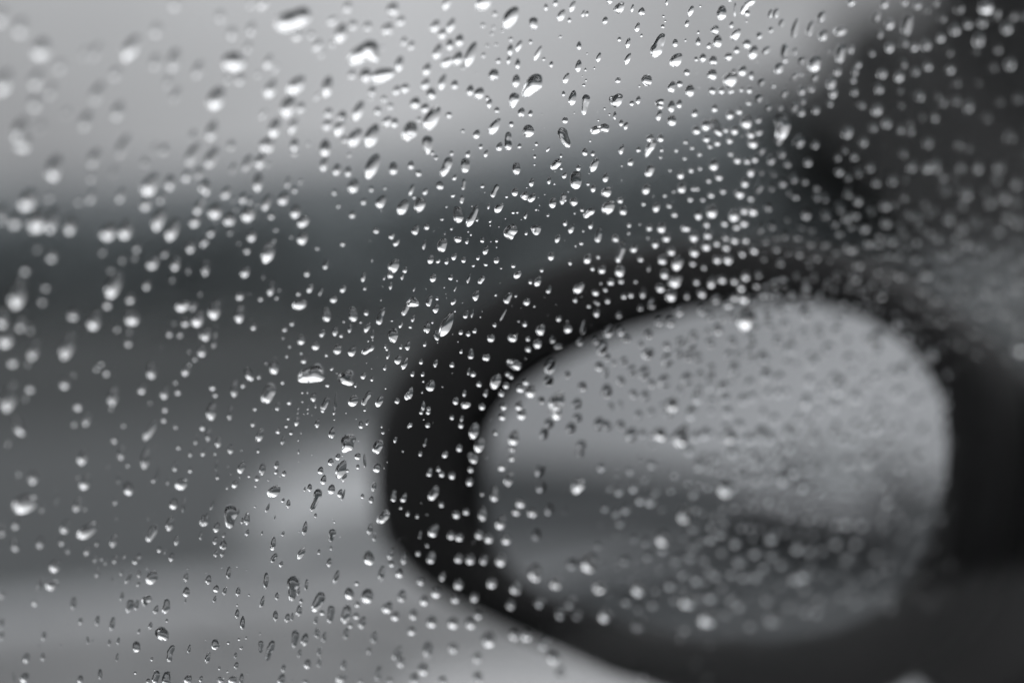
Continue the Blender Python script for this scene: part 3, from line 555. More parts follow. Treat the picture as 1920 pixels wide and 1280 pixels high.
65 70 62 55 0;200 80 40 40 0;90 215 62 48 0;270 185 95 52 12;350 285 100 75 5;245 325 55 55 0;45 390 65 60 0;575 75 140 90 45;915 80 120 60 15;1010 55 75 70 0;680 210 60 40 0;950 240 85 75 0;1070 280 100 90 0;1215 230 100 90 0;1500 100 90 80 0;1800 160 90 75 0;1240 420 230 140 25;820 340 90 80 0;900 400 90 80 0;420 450 90 80 0;525 450 100 80 0;60 540 90 80 0;115 610 90 75 90;320 570 90 80 0;970 520 100 90 0;720 660 140 85 10;900 650 90 80 0;620 640 90 80 0;320 750 120 95 60;490 680 80 80 0;500 810 130 100 20;280 930 130 100 15;470 1010 130 110 25;90 820 85 75 0;60 1005 85 85 0;350 1030 80 80 0;180 1130 80 80 0;290 1150 100 90 0;540 1230 140 110 20;680 990 130 100 20;780 790 100 90 0;690 780 80 80 0;780 1160 130 90 10;910 1020 190 70 5;1130 900 130 90 10;1040 1170 100 80 0;1290 720 160 90 0;1400 800 150 100 -10;1430 960 130 100 0;1650 720 150 110 0;1550 980 110 90 0;1270 1030 100 80 0;1870 840 120 90 0;1440 470 90 80 0;1600 470 80 80 0;1790 370 120 100 0;1390 200 60 60 0;1450 200 60 60 0;1520 210 60 60 0;1660 200 60 60 0;1640 290 60 60 0;1720 290 60 60 0;1780 560 90 80 0;1830 1010 100 80 0;1290 1160 90 80 0;620 1100 100 50 5
1536 512
190 430 90 80 0;160 540 90 80 0;250 380 70 60 0;430 290 70 60 0;460 360 60 50 0;570 370 60 40 0;380 160 70 60 0;540 610 180 130 25;710 510 110 90 0;820 620 100 90 0;1040 760 150 120 10;990 940 100 90 0;280 800 110 90 0;540 980 100 90 0;190 1060 190 110 15;700 920 110 90 0;800 900 150 100 0;340 1160 110 90 0;1040 430 90 80 0;1150 440 90 90 0;1290 350 120 100 0;1190 80 110 100 90;1430 140 200 110 15;1600 170 110 100 0;1850 120 110 100 0;1770 340 150 110 0;1270 600 100 90 0;1340 660 90 80 0;1460 540 100 100 0;1540 360 110 110 0;980 150 90 90 0;880 280 100 100 0;1100 230 100 100 0;1700 200 90 90 0;900 40 90 90 0;1880 300 100 100 0;1880 700 120 120 0;340 40 90 90 0;160 30 70 70 0;740 1120 110 90 0;90 700 100 100 0;450 1050 90 80 0
0 768
170 140 220 100 -25;80 310 80 60 0;700 125 75 55 15;815 90 130 75 20;180 585 90 60 0;310 630 130 95 5;780 440 150 90 20;1075 280 70 58 0;1140 400 140 72 5;1160 145 50 50 0;1410 190 220 75 32;1540 90 65 50 0;1650 155 55 42 0;1365 450 210 85 8;1480 590 170 36 12;1440 660 50 40 0;1200 520 45 45 0;1115 640 110 40 5;1675 350 50 42 0;1840 280 100 40 12;1785 410 60 40 0;*1640 552 24 1655 480 14;1785 565 52 42 0;1575 665 80 36 8;1705 695 125 100 60;1205 735 130 90 -10;805 670 170 90 25;235 880 240 170 75;395 920 90 55 0;730 890 140 70 20;800 920 60 40 0;1085 855 75 45 20;1630 880 105 78 15;1725 890 150 36 8;1595 1065 145 70 18;*1450 1110 36 1425 1160 32 1395 1210 28;1660 1225 95 48 22;615 1090 140 85 20;825 1130 230 110 55;1070 1225 130 65 20;910 1250 55 40 0;380 1240 120 75 5;580 1230 90 60 5;25 1130 120 70 10;150 1070 100 70 10;140 1270 120 70 -20;1390 1022 22 22 0;1095 1022 26 26 0;1445 972 16 16 0;540 830 130 40 20;735 630 40 40 0;1900 160 75 55 10;1905 400 70 45 0;1905 1040 110 60 10;1885 1180 80 30 5
384 768
65 10 170 95 8;240 30 140 48 10;455 125 68 42 8;520 235 130 62 18;35 230 130 52 5;130 300 105 58 10;245 365 95 55 0;98 412 32 32 0;345 383 20 20 0;503 385 40 30 0;688 195 62 40 5;765 152 36 32 0;785 78 40 30 0;865 110 88 44 18;810 215 45 34 0;735 285 90 36 15;905 205 45 16 8;882 280 36 16 20;880 390 48 24 5;1058 125 85 44 12;1195 215 108 56 15;*1340 290 60 1350 340 46 1300 390 18 1390 260 36;1250 440 65 45 15;1182 488 72 52 12;1290 430 14 14 0;1088 568 72 54 12;1280 555 180 90 22;1310 635 90 36 28;1338 570 30 30 0;1115 655 95 52 10;1435 437 65 55 30;1435 535 45 34 0;1500 480 130 28 -3;1465 140 75 45 -5;1525 120 52 30 25;*1635 320 42 1610 370 42;1615 545 85 70 0;1660 155 32 18 0;1670 215 36 28 90;1787 280 60 30 20;1858 388 20 20 0;345 540 120 62 25;540 555 115 60 5;675 515 78 42 15;672 582 50 32 25;745 595 56 40 0;492 640 58 42 0;415 622 30 30 0;120 630 48 34 0;112 520 110 26 5;245 605 18 18 0;330 635 18 18 0;476 715 24 24 0;598 660 20 20 0;708 620 20 14 0;285 695 80 52 20;212 727 40 24 0;650 765 140 95 50;735 848 44 28 30;785 880 85 38 8;590 920 95 28 22;75 885 115 26 22;*255 945 66 230 1020 46 240 1085 32;395 1020 115 55 5;350 1040 60 28 0;15 1030 120 50 10;112 1100 98 56 15;400 1150 65 34 0;180 1175 48 26 15;100 1225 80 40 15;175 1265 90 65 0;645 1245 120 45 5;735 1160 52 26 0;538 1155 38 18 0;470 908 20 20 0;658 1010 50 12 0;938 745 44 20 10;985 730 76 42 5;*1065 775 40 1045 850 24 1010 920 18 995 950 22;1038 990 44 28 0;940 1110 135 44 12;1190 745 95 65 15;1270 780 80 45 15;1300 800 120 22 15;*1200 1140 34 1185 1200 18 1175 1250 14;1215 1050 22 22 0;1198 1022 12 12 0;1270 1188 16 16 0;1585 720 85 40 15;1560 840 70 42 5;1478 810 46 36 0;*1785 745 14 1770 790 18 1768 840 26;1868 820 95 50 15;1838 918 34 34 0;*1700 975 40 1650 1030 38;1550 1110 120 50 12;1590 1190 80 38 5;1905 970 50 40 0;1915 150 45 25 0;1215 20 60 26 0;968 25 40 18 0;875 20 50 18 0;1105 10 40 36 90;930 40 14 14 0;1008 50 12 12 0;1325 28 20 14 0;1215 92 16 16 0
768 768
112 20 50 34 20;175 15 60 42 10;10 140 48 34 15;172 142 56 42 20;135 92 16 16 0;398 68 50 42 15;490 80 60 32 0;482 148 52 50 0;148 305 85 26 15;103 410 50 34 12;335 415 75 50 15;467 355 75 55 10;605 195 155 90 15;655 330 140 90 22;*575 430 34 605 465 38;572 558 58 58 0;565 670 80 66 0;*185 600 26 198 540 10;272 555 50 44 0;302 600 60 56 0;397 615 70 66 15;*250 730 24 240 775 32 205 815 32;298 885 58 54 0;110 870 20 20 0;437 980 76 72 0;530 955 60 60 0;72 995 44 36 0;162 982 22 22 0;*215 1145 44 245 1100 26;390 1175 80 72 0;465 1190 80 80 0;100 1170 80 30 8;*795 815 38 795 740 28;865 535 75 75 0;935 640 150 80 20;980 260 150 90 15;965 360 70 60 0;960 450 70 60 0;1055 40 110 80 20;870 65 65 65 0;1040 870 90 90 0;685 970 130 80 10;860 1050 140 90 25;650 1165 90 80 0;740 1200 90 90 0;905 1210 100 90 0;1375 15 150 110 10;1310 130 100 90 0;1265 220 120 80 0;1515 170 110 95 0;1575 75 90 90 0;1610 330 100 90 0;1225 560 130 90 0;1240 720 120 90 0;*1590 690 55 1550 760 24;1460 930 90 30 20;1310 930 110 80 10;805 215 50 50 0;1600 400 80 80 0;1780 130 130 100 0;1850 150 100 100 0;1150 960 90 90 0;1190 1170 110 90 0;165 1270 40 40 0;680 790 40 40 0;1000 950 80 80 0
1152 768
160 230 140 110 15;430 230 130 120 20;625 250 190 130 20;230 45 90 80 0;350 20 80 80 0;510 20 100 90 0;60 140 90 90 0;850 220 120 80 20;1080 240 140 110 10;1380 220 150 110 10;1040 720 190 130 5;1590 620 170 110 15;340 830 150 110 5;240 830 110 90 0;660 980 150 120 15;460 1200 150 130 0;900 520 130 80 20;800 500 140 80 15;1110 390 110 90 20;750 770 110 70 0;880 700 100 60 0;350 500 110 90 0;150 560 100 80 0;560 600 80 70 0;110 920 110 90 0;60 1050 100 80 0;1000 1140 110 90 0;900 1200 90 90 0;940 980 90 60 0;1640 200 150 80 15;1870 240 130 80 15;1550 480 110 80 0;1350 480 130 80 0;1480 1170 150 110 25;1220 620 130 80 15;1580 880 100 80 0;1290 780 90 60 0;180 720 110 90 0;700 380 90 80 0;740 1260 130 90 0;1830 130 110 60 20;1720 90 100 70 0;1400 30 100 60 0
1536 768
20 320 110 60 0;140 220 120 70 20;270 480 120 90 0;470 450 150 110 20;540 150 130 90 20;970 200 150 80 20;1100 200 130 50 15;960 430 100 90 0;760 500 130 80 0;250 1040 130 110 20;170 1050 110 80 0;160 160 100 70 0;340 140 100 80 0;830 640 120 50 25;870 770 100 50 15;620 960 150 60 20;780 1000 150 60 20;900 1060 120 60 15;250 780 100 60 0;1060 650 100 40 20;1250 290 60 40 0;720 930 110 60 20;620 1080 130 60 20;160 1240 90 90 0;340 1240 90 90 0;520 50 130 80 20;740 180 110 70 0
0 1024
520 180 130 100 30;490 360 125 90 60;375 340 150 50 8;325 530 60 60 0;20 450 80 60 0;640 30 80 50 10;820 40 90 55 20;895 115 75 42 15;950 120 34 34 0;995 140 75 36 18;1080 120 85 46 15;1168 88 55 32 0;*1265 145 26 1290 110 14 1312 85 22;1495 30 55 45 15;1550 45 60 24 10;1610 98 85 48 15;915 245 100 48 8;1140 245 60 38 10;1055 305 60 28 0;1205 300 125 40 28;1305 255 80 42 10;1297 350 60 34 0;1425 290 140 100 30;1745 285 90 46 10;1765 200 40 18 0;1748 425 100 62 8;1740 510 42 18 0;1145 465 90 38 15;690 530 130 52 5;755 700 65 42 10;915 695 100 44 8;1055 725 135 50 12;*1230 520 34 1215 570 28 1195 610 20;*1305 470 8 1290 530 14 1272 580 20;*1400 485 32 1355 500 28 1358 560 16;1465 590 90 46 18;*1570 510 26 1565 560 34 1550 600 30;1565 695 36 28 0;1413 740 78 36 15;*1510 810 56 1535 830 54;1305 795 48 28 20;415 840 90 45 8;825 880 75 28 -10;870 885 40 20 0;1028 900 62 34 10;1110 885 70 30 12;*1280 925 38 1290 955 30 1265 980 14;*1625 935 22 1595 990 28 1590 1060 26;1775 960 85 30 10;1100 1040 80 30 0;405 1035 75 46 5;250 1045 95 62 0;235 1230 100 80 25;130 1220 120 30 -8;940 1195 100 42 -3;755 1245 80 54 10;1425 1055 40 30 0;*1475 1190 32 1450 1260 28;*1570 1200 34 1560 1260 44;1765 1245 90 70 25;1885 1240 60 34 20;1390 1260 50 38 0;1270 1185 28 28 0;658 1247 14 14 0;570 930 35 24 -30;368 935 36 18 -15;15 720 110 50 10;15 840 90 50 0;1380 210 22 22 0;1240 200 14 14 0;1090 352 16 16 0
384 1024
105 65 72 36 12;168 45 110 38 8;635 15 45 45 0;*680 70 16 640 110 20 632 160 12;718 165 60 32 25;905 65 120 56 30;1072 50 50 30 0;1168 150 80 46 0;1185 15 40 26 0;225 245 120 44 5;35 310 95 54 10;108 395 70 54 15;188 415 85 36 10;313 425 85 44 5;94 495 70 28 0;415 455 20 20 0;575 320 160 46 5;540 520 120 36 15;678 465 75 36 5;*835 330 58 820 410 36 820 485 32;880 420 85 28 0;955 360 105 34 5;905 510 45 34 0;1235 285 130 46 20;*1095 460 42 1060 530 42 1035 580 34;1100 620 52 52 0;885 600 110 55 8;775 670 85 48 0;820 660 80 30 5;663 650 100 48 5;*1190 580 34 1180 650 28 1172 700 24;*1340 580 36 1330 640 42 1310 690 32;1045 690 80 34 0;305 630 90 40 5;355 715 130 46 3;305 550 20 20 0;1540 110 130 100 -5;1355 440 110 90 -10;1430 540 58 58 0;1425 345 45 45 0;1525 460 145 110 8;1420 650 62 62 0;1480 710 120 62 0;1715 570 120 90 25;1790 650 90 78 0;1850 460 120 80 10;1660 250 140 60 10;1745 70 110 50 15;1870 110 110 58 10;1825 250 80 70 0;1750 165 55 55 0;1365 740 50 50 0;*855 820 36 845 880 26 840 935 20;940 870 120 66 12;1055 810 100 50 5;1120 850 100 44 15;1325 815 110 50 5;890 1000 80 38 15;1075 985 80 40 8;1072 1090 90 42 5;965 1100 95 64 15;740 1140 75 42 8;1305 1110 95 55 10;1590 850 120 60 0;1540 975 70 45 0;1810 1000 160 70 25;1840 1080 100 80 0;1630 1190 150 60 10;*100 900 34 92 945 26 125 920 20;30 1040 110 46 18;222 903 28 28 0;290 1020 60 28 0;297 1115 70 40 0;322 870 26 26 0;390 855 28 20 0;518 815 24 16 0;*530 900 26 525 960 14 525 1025 12;*640 900 26 615 960 32 588 1030 16 585 1090 14;345 950 40 24 50;138 1140 36 26 0;215 1172 30 20 90;150 1250 70 60 90;265 1250 90 70 60;345 1240 110 40 5;720 1245 110 66 15;945 1270 66 50 90;1285 1235 110 75 60;1735 1255 70 60 0;1460 1270 50 50 0
768 1024
80 65 50 50 0;*200 120 38 215 50 18;460 110 90 80 0;568 120 92 90 0;855 125 115 105 0;310 280 80 55 0;105 325 75 70 0;460 350 100 85 10;250 430 100 95 0;140 505 95 85 0;610 475 85 75 0;770 340 100 95 0;1180 240 160 130 0;1000 380 130 100 0;40 635 100 80 0;210 705 110 100 0;410 715 110 105 0;570 715 110 105 0;745 870 150 130 0;980 825 100 100 0;1095 830 110 110 0;1415 620 120 110 0;1510 510 130 110 0;1780 370 140 130 0;1840 640 150 130 0;1690 150 180 150 0;175 960 160 90 5;130 1150 110 100 0;50 1240 110 80 15;310 1260 90 80 0;640 1230 120 90 0;410 950 100 100 0;640 640 80 80 0;1260 900 130 110 0;950 540 100 80 0;1350 1040 120 120 0;1370 340 120 120 0;1220 520 110 110 0;700 120 100 70 0;1530 160 110 110 0;20 790 80 80 0;640 1040 100 80 0;1420 1180 120 100 0;430 490 80 80 0;1570 640 100 100 0
1152 1024
230 390 150 130 0;110 500 110 110 0;370 520 130 100 0;690 510 150 120 0;720 70 130 100 0;450 20 100 100 0;910 440 150 110 0;1100 460 130 110 0;880 670 170 140 30;1180 110 140 110 0;960 240 130 90 0;900 200 110 80 0;780 290 120 90 0;660 240 120 90 0;1220 260 120 90 0;1330 250 130 100 0;1780 230 180 120 20;1440 460 140 110 0;1500 650 190 130 30;1280 720 110 90 0;230 720 150 120 0;1800 580 120 100 0;1890 600 100 100 0;660 760 90 90 0;770 1080 90 50 5;1080 820 80 50 20;900 900 80 50 20;520 340 120 100 0;1700 280 120 100 0;1400 170 110 90 0;1480 60 120 90 0;100 120 110 90 0;1700 820 90 50 0;1850 780 90 60 0;620 840 80 60 0;260 1240 120 90 0;870 1240 70 50 0
1536 1024
550 50 150 70 25;620 280 150 60 20;270 80 130 80 20;320 320 130 80 0;480 260 120 70 15;700 430 150 60 30;350 500 130 90 0;110 690 90 60 0;200 760 80 50 15;850 150 150 60 20;450 440 110 60 0;560 200 120 60 20
"""

# ------------------------------------------------------------------ raindrops on the pane's outer face
def tiles():
    lines = DROPS.strip().split('\n')
    for a, b_ in zip(lines[0::2], lines[1::2]):
        ox, oy = [float(t) for t in a.split()]
        for e in b_.split(';'):
            star = e.startswith('*')
            q = [float(t) for t in e.lstrip('*').split()]
            if star:
                yield [(ox + q[i] / 5, oy + q[i + 1] / 5, q[i + 2] / 5) for i in range(0, len(q), 3)], True
            else:
                yield (ox + q[0] / 5, oy + q[1] / 5, q[2] / 5, q[3] / 5, q[4]), False
def blur_px(x, y_):
    s = NX * (x - 960) / FPX + NY * -(y_ - 640) / FPX + 0.968
    return abs(1 - s) * (FOCAL / FNUM) * FOCAL / (FOCUS * 1000 - FOCAL) * 1920 / SENSOR

def outline(d, star, n, r):
    """outline of a drop as seen (list of n points), and the point under its top"""
    if not star:
        x, y_, L, W, a = d
        b = blur_px(x, y_) * (0.45 if x > 1250 else 1.0)
        W2 = max(0.5 * W, sqrt(max(0, W * W - (0.5 * b) ** 2))); L2 = max(0.55 * L, sqrt(max(0, L * L - (0.5 * b) ** 2)))
        if a == 0: a = r.uniform(4, 22)
        a = radians(a)
        ux, uy = sin(a), -cos(a)               # long axis, towards its top
        vx, vy = cos(a), sin(a)
        t_top = r.uniform(0.06, 0.30) if L2 > 1.15 * W2 else r.uniform(0, .12)
        p = []
        ph = [r.uniform(0, 6.28) for _ in range(4)]
        am = [r.uniform(0.0, 0.05), r.uniform(0, 0.04), r.uniform(0, .022), r.uniform(0, .015)]
        for i in range(n):
            t = 2 * pi * i / n
            s = cos(t)
            w = W2 / 2 * (1 - t_top * s) * (1 + 0.04 * s)
            k = 1 + sum(am[q] * cos((q + 2) * t + ph[q]) for q in range(4))
            e1 = s * L2 / 2 * k; e2 = sin(t) * w * k
            p.append((x + ux * e1 + vx * e2, y_ + uy * e1 + vy * e2))
        sag = r.uniform(0.13, 0.20)            # weight pulls the crest of the drop towards its foot
        c = (x - ux * L2 * sag, y_ - uy * L2 * sag)
        return p, c, W2 / 2, None
    cs = []
    for a, b_ in zip(d[:-1], d[1:]):
        for t in (0, .125, .25, .375, .5, .625, .75, .875): cs.append(tuple(a[i] + (b_[i] - a[i]) * t for i in range(3)))
    cs.append(d[-1])
    wsum = sum(c[2] ** 2 for c in cs)
    cx = sum(c[0] * c[2] ** 2 for c in cs) / wsum; cy_ = sum(c[1] * c[2] ** 2 for c in cs) / wsum
    near = min(cs, key=lambda c: (c[0] - cx) ** 2 + (c[1] - cy_) ** 2 - 0.2 * c[2] ** 2)
    cx = 0.4 * cx + 0.6 * near[0]; cy_ = 0.4 * cy_ + 0.6 * near[1]
    rr = []
    for i in range(n):
        t = 2 * pi * i / n; dx, dy = sin(t), -cos(t); best = 0.0
        for (x, y_, q) in cs:
            m_ = (x - cx) * dx + (y_ - cy_) * dy
            h2 = (x - cx) ** 2 + (y_ - cy_) ** 2 - m_ * m_
            if h2 < q * q: best = max(best, m_ + sqrt(q * q - h2))
        rr.append(max(best, 0.8))
    for _ in range(3): rr = [(rr[i - 1] + 2 * rr[i] + rr[(i + 1) % n]) / 4 for i in range(n)]
    ph = [r.uniform(0, 6.28) for _ in range(3)]
    rr = [q * (1 + .03 * cos(3 * 2 * pi * i / n + ph[0]) + .02 * cos(5 * 2 * pi * i / n + ph[1])) for i, q in enumerate(rr)]
    return [(cx + sin(2 * pi * i / n) * rr[i], cy_ - cos(2 * pi * i / n) * rr[i]) for i in range(n)], (cx, cy_), max(c[2] for c in d), cs

LIFT = 0.00006
def in_glass(c): return (c[0] - 1330) ** 2 / 455 ** 2 + (c[1] - 880) ** 2 / 320 ** 2 < 1
def drop_geo(d, star, n, m_, r):
    """a plump cap of water with a flat foot, in pane axes about its own foot: verts, faces, foot centre (world)"""
    pts, c, half, cs = outline(d, star, n, r)
    C0 = on_plane(c[0], c[1], P0, PN)
    q = []
    for (x, y_) in pts:
        w = on_plane(x, y_, P0, PN) - C0
        q.append((w.dot(FWD), w.dot(PU)))
    scale = (on_plane(c[0] + half, c[1], P0, PN) - C0).length * 0.92
    # flattened to dim the drops at the upper rear and front, higher between
    if half < 10.5 and c[0] > 1000 and (in_glass(c) or c[1] > 1050): H = scale * r.uniform(0.24, 0.42)
    elif c[0] > 1420: H = scale * r.uniform(0.14, 0.34) * (1.8 if half > 11 else 1.0)
    elif c[0] < 480 and c[1] < 330: H = scale * (r.uniform(0.8, 1.0) if half > 11.5 else r.uniform(0.28, 0.5))
    else: H = scale * r.uniform(1.0, 1.2)
    w1, w2 = r.uniform(0, 6.28), r.uniform(0, 6.28)
    def swell(x, y_):       # height of a lobed drop: caps swept along its spine, blended into one skin
        e = 0.0
        for (a, b_, g) in cs:
            e += math.exp(7.0 * max(-0.6, g * (1 - ((x - a + 0.1 * g) ** 2 + (y_ - b_ - 0.26 * g) ** 2) / (g * g * 1.25)) / half))
        return H * (math.log(e / 8.0) / 7.0 if e > 8 else 0.0)
    V = [(0, 0, LIFT + (H if cs is None else swell(c[0], c[1])))]
    for j in range(1, m_ + 1):
        t = sin(pi / 2 * j / m_) ** 0.9
        for i in range(n):
            a = 2 * pi * i / n
            z = H * (1 - t * t) ** 1.0 * (1 + 0.05 * t * cos(2 * a + w1) + 0.03 * t * cos(3 * a + w2))
            if cs is not None:
                z = swell(c[0] + (pts[i][0] - c[0]) * t, c[1] + (pts[i][1] - c[1]) * t) * (1 - t ** 10) + H * 0.25 * (1 - t * t) * t
            V.append((q[i][0] * t, q[i][1] * t, LIFT + max(0.0, z)))
    F = [(0, 1 + i, 1 + (i + 1) % n) for i in range(n)]
    for j in range(m_ - 1):
        b = 1 + j * n
        for i in range(n): F.append((b + i, b + n + i, b + n + (i + 1) % n, b + (i + 1) % n))
    b = 1 + (m_ - 1) * n
    k = len(V)
    V += [(x, y_, LIFT) for (x, y_) in q]
    F.append(tuple(k + i for i in range(n)))
    # orient outward
    area = sum(q[i][0] * q[(i + 1) % n][1] - q[(i + 1) % n][0] * q[i][1] for i in range(n))
    if area < 0: F = [f[::-1] for f in F[:-1]] + [F[-1]]
    else: F = F[:-1] + [F[-1][::-1]]
    return V, F, C0, pts, c

PANE_R = Matrix(((FWD.x, PU.x, PN.x), (FWD.y, PU.y, PN.y), (FWD.z, PU.z, PN.z)))
allc = []
for idx, (d, star) in enumerate(tiles()):
    r = random.Random(1000 + idx)
    pts, c, half, _ = outline(d, star, 24, random.Random(1000 + idx))
    ar = abs(sum(pts[i][0] * pts[(i + 1) % 24][1] - pts[(i + 1) % 24][0] * pts[i][1] for i in range(24))) / 2
    inside = -2 < c[0] < 1922 and -2 < c[1] < 1282
    allc.append(dict(i=idx, d=d, star=star, c=c, area=ar, inside=inside, pts=pts))
# drop duplicates noted on two neighbouring tiles
allc.sort(key=lambda q: -q['area'])
keep = []
for q in allc:
    if any(abs(q['c'][0] - k_['c'][0]) < 2.2 and abs(q['c'][1] - k_['c'][1]) < 2.6 for k_ in keep): continue
    keep.append(q)
big = [q for q in keep if q['inside']][:300]
bigid = {q['i'] for q in big}
small = [q for q in keep if q['i'] not in bigid]

# ------------------------------------------------------------------ saying which drop is which
LANDMARKS = [
 (552, 41, 'slanted bar', 'thick slanted bar of water against the pale sky near the top edge'),
 (440, 115, 'squat cushion', 'squat cushion-shaped drop lying almost level against the pale sky'),
 (680, 100, 'dark arc', 'large curved drop with a dark arc over a white crescent in the sky'),
 (716, 142, 'white banana', 'white banana drop: banana-shaped drop tucked just under the large drop with the dark arc'),
 (540, 200, 'double blob', 'double blob drop: roundish dark-topped drop below a tilted one in the lower sky'),
 (696, 312, 'leaning pod', 'long leaning pod with white belly where sky meets hedge'),
 (810, 222, 'broad pod', 'broad pod-shaped drop leaning over where the sky starts to darken'),
 (883, 102, 'slim pod', 'slim leaning pod beside a cluster of small drops in the sky'),
 (958, 33, 'egg', 'large leaning egg-shaped drop near the top edge in clear sky'),
 (995, 160, 'bean', 'large bean-shaped drop with black back and bright curved belly'),
 (965, 188, 'tooth', 'tooth-shaped drop with pointed foot touching the large bean-shaped drop'),
 (1100, 196, 'long bean', 'long bean drop: tall narrow bean-shaped drop with a wavy white belly'),
 (1124, 242, 'dumbbell', 'level dumbbell-shaped drop with two white lobes over the dark hedge'),
 (1058, 258, 'bent hook', 'bent hook-shaped drop with white lower limb, above the dark hedge'),
 (1163, 15, 'wedge', 'wedge-shaped drop with slanting black top edge at the top of the window'),
 (1237, 85, 'long neck', 'long neck drop: tall leaning drop with a narrow neck and swollen white foot'),
 (1268, 113, 'fat oval', 'fat slanted oval drop half black half white below the long-necked drop'),
 (1354, 24, 'black cap', 'plump upright drop with a round black cap near the top edge'),
 (1400, 12, 'top arc', 'arc-shaped streak of water running up to the top edge'),
 (1370, 149, 'wide loaf', 'wide loaf-shaped drop leaning over the edge between sky and dark trees'),
 (1527, 118, 'blurred egg', 'large blurred egg-shaped drop standing out before the dark trees'),
 (1576, 58, 'flat fleck', 'flat fleck drop: flat tilted drop with dark lid and bright lower edge before the trees'),
 (1700, 46, 'blurred column', 'tall blurred column of water before the dark trees'),
 (1850, 12, 'corner ball', 'big blurred ball-shaped drop at the top edge near the corner'),
 (1465, 238, 'bright slug', 'large slug-shaped bright drop before the dark trees'),
 (1219, 275, 'tailed drop', 'tailed drop drop: leaning white drop trailing a thin tail downward over the dark hedge'),
 (1271, 492, 'rim lozenge', 'rim lozenge drop: bright lozenge-shaped drop leaning over the top of the mirror housing'),
 (1267, 528, 'rim kernel', 'bright kernel-shaped drop in the middle of the black rim above the glass'),
 (1162, 472, 'wasp waist', 'wasp waist drop: upright drop with pinched waist just above the mirror housing'),
 (957, 435, 'shield', 'shield-shaped drop with pointed foot, largest over the dark hedge'),
 (859, 403, 'runner foot', 'round white foot of a long runner of water over the hedge'),
 (883, 405, 'eel', 'eel-shaped leaning drop with thin top beside the long runner'),
 (930, 350, 'thin stalk', 'thin stalk-like drop with small foot over the dark hedge'),
 (757, 388, 'bright almond', 'large bright almond-shaped drop over the dark hedge'),
 (739, 500, 'big almond', 'big almond drop: large almond-shaped drop with dark back, clear of the mirror, over the road'),
 (838, 608, 'big seed', 'big seed drop: largest leaning seed-shaped drop at the corner of the mirror housing'),
 (504, 477, 'blurred kernel', 'bright kernel-shaped drop, a little blurred, low on the dark hedge'),
 (585, 697, 'long loaf', 'longest loaf-shaped drop with white underside over the road'),
 (653, 708, 'claw', 'claw-shaped drop with a hooked white foot beside the long loaf-shaped drop'),
 (503, 737, 'leaning cone', 'leaning cone-shaped drop with white slanted foot below the long loaf'),
 (512, 688, 'onion', 'onion-shaped drop with black crown over the road'),
 (652, 832, 'hoof', 'hoof-shaped drop with streaked dark top near the mirror housing edge'),
 (708, 838, 'edge comma', 'comma-shaped drop straddling the outer edge of the mirror housing'),
 (640, 879, 'ribbed egg', 'leaning ribbed egg-shaped drop over the pale glow patch'),
 (514, 921, 'ribbed oval', 'wide ribbed oval drop over the pale wet ground'),
 (592, 935, 'drumstick', 'drumstick-shaped drop with fat head and thin leg over the pale glow patch'),
 (433, 968, 'tulip', 'large tulip-shaped drop with white foot over the wet ground'),
 (719, 968, 'rim comma', 'white comma-shaped drop on the lower outer rim of the mirror'),
 (48, 944, 'blurred loaf', 'big blurred loaf-shaped drop with bright white base over the ground'),
 (165, 994, 'blurred slug', 'blurred slug-shaped white drop lying over the kerb'),
 (282, 806, 'blurred stick', 'slanted blurred stick-shaped white drop over the dark road'),
 (272, 858, 'blurred pin', 'upright blurred pin-shaped drop with white foot over the road'),
 (20, 742, 'bright lamp', 'bright lamp drop: tall blurred drop with very bright round foot beside the window edge'),
 (34, 550, 'tall blur', 'tall blurred drop with dark top near the window edge over the hedge'),
 (551, 1101, 'knuckle', 'knuckle-shaped drop with white foot over the near pavement'),
 (598, 1126, 'slanted pod', 'slanted pod-shaped drop with dark back over the near pavement'),
 (285, 1082, 'striped loaf', 'striped loaf drop: plump striped drop with white foot over the dark kerb line'),
 (304, 1188, 'striped shell', 'striped shell drop: shell-shaped drop with dark stripes over the near pavement'),
 (320, 1222, 'boot', 'boot-shaped bent drop with white toe near the lower edge'),
 (507, 1217, 'ladle', 'ladle-shaped drop with long thin handle hanging below, near the lower edge'),
 (1046, 752, 'dark crescent', 'large drop with a dark crescent top over the mirror glass'),
 (1400, 597, 'bright thumb', 'thumb-shaped bright drop crossing the top edge of the mirror glass'),
 (965, 683, 'white cloud', 'white cloud drop: lumpy white double drop on the inner edge of the mirror rim'),
 (930, 714, 'white slug', 'white slug-shaped drop leaning across the edge of the mirror glass'),
 (890, 807, 'rim eye', 'rim eye drop: bright tilted drop where the rim meets the mirror glass'),
 (1278, 820, 'ring ball', 'ring ball drop: round blurred drop with dark crescent in the middle of the mirror glass'),
 (1359, 910, 'dark smudge', 'dark-topped smudge of a drop low in the middle of the mirror glass'),
 (1085, 905, 'dark bead', 'dark bead-like drop over the bright part of the mirror glass'),
 (1005, 1073, 'pale cone', 'pale cone-shaped drop low on the mirror glass'),
 (917, 1198, 'pale disc', 'large pale disc-like drop below the mirror housing'),
 (1644, 634, 'edge ball', 'edge ball drop: large blurred drop half across the upper corner of the mirror glass'),
 (1744, 664, 'corner bulb', 'big blurred bulb-shaped drop at the outer corner of the mirror glass'),
 (1596, 466, 'bright fleck', 'bright level fleck of a drop above the mirror housing before the hedge'),
 (1822, 540, 'tall veil', 'tall veil drop: tall pale blurred drop above the mirror arm'),
]
for q in big: q['lm'] = None; q['label'] = ''
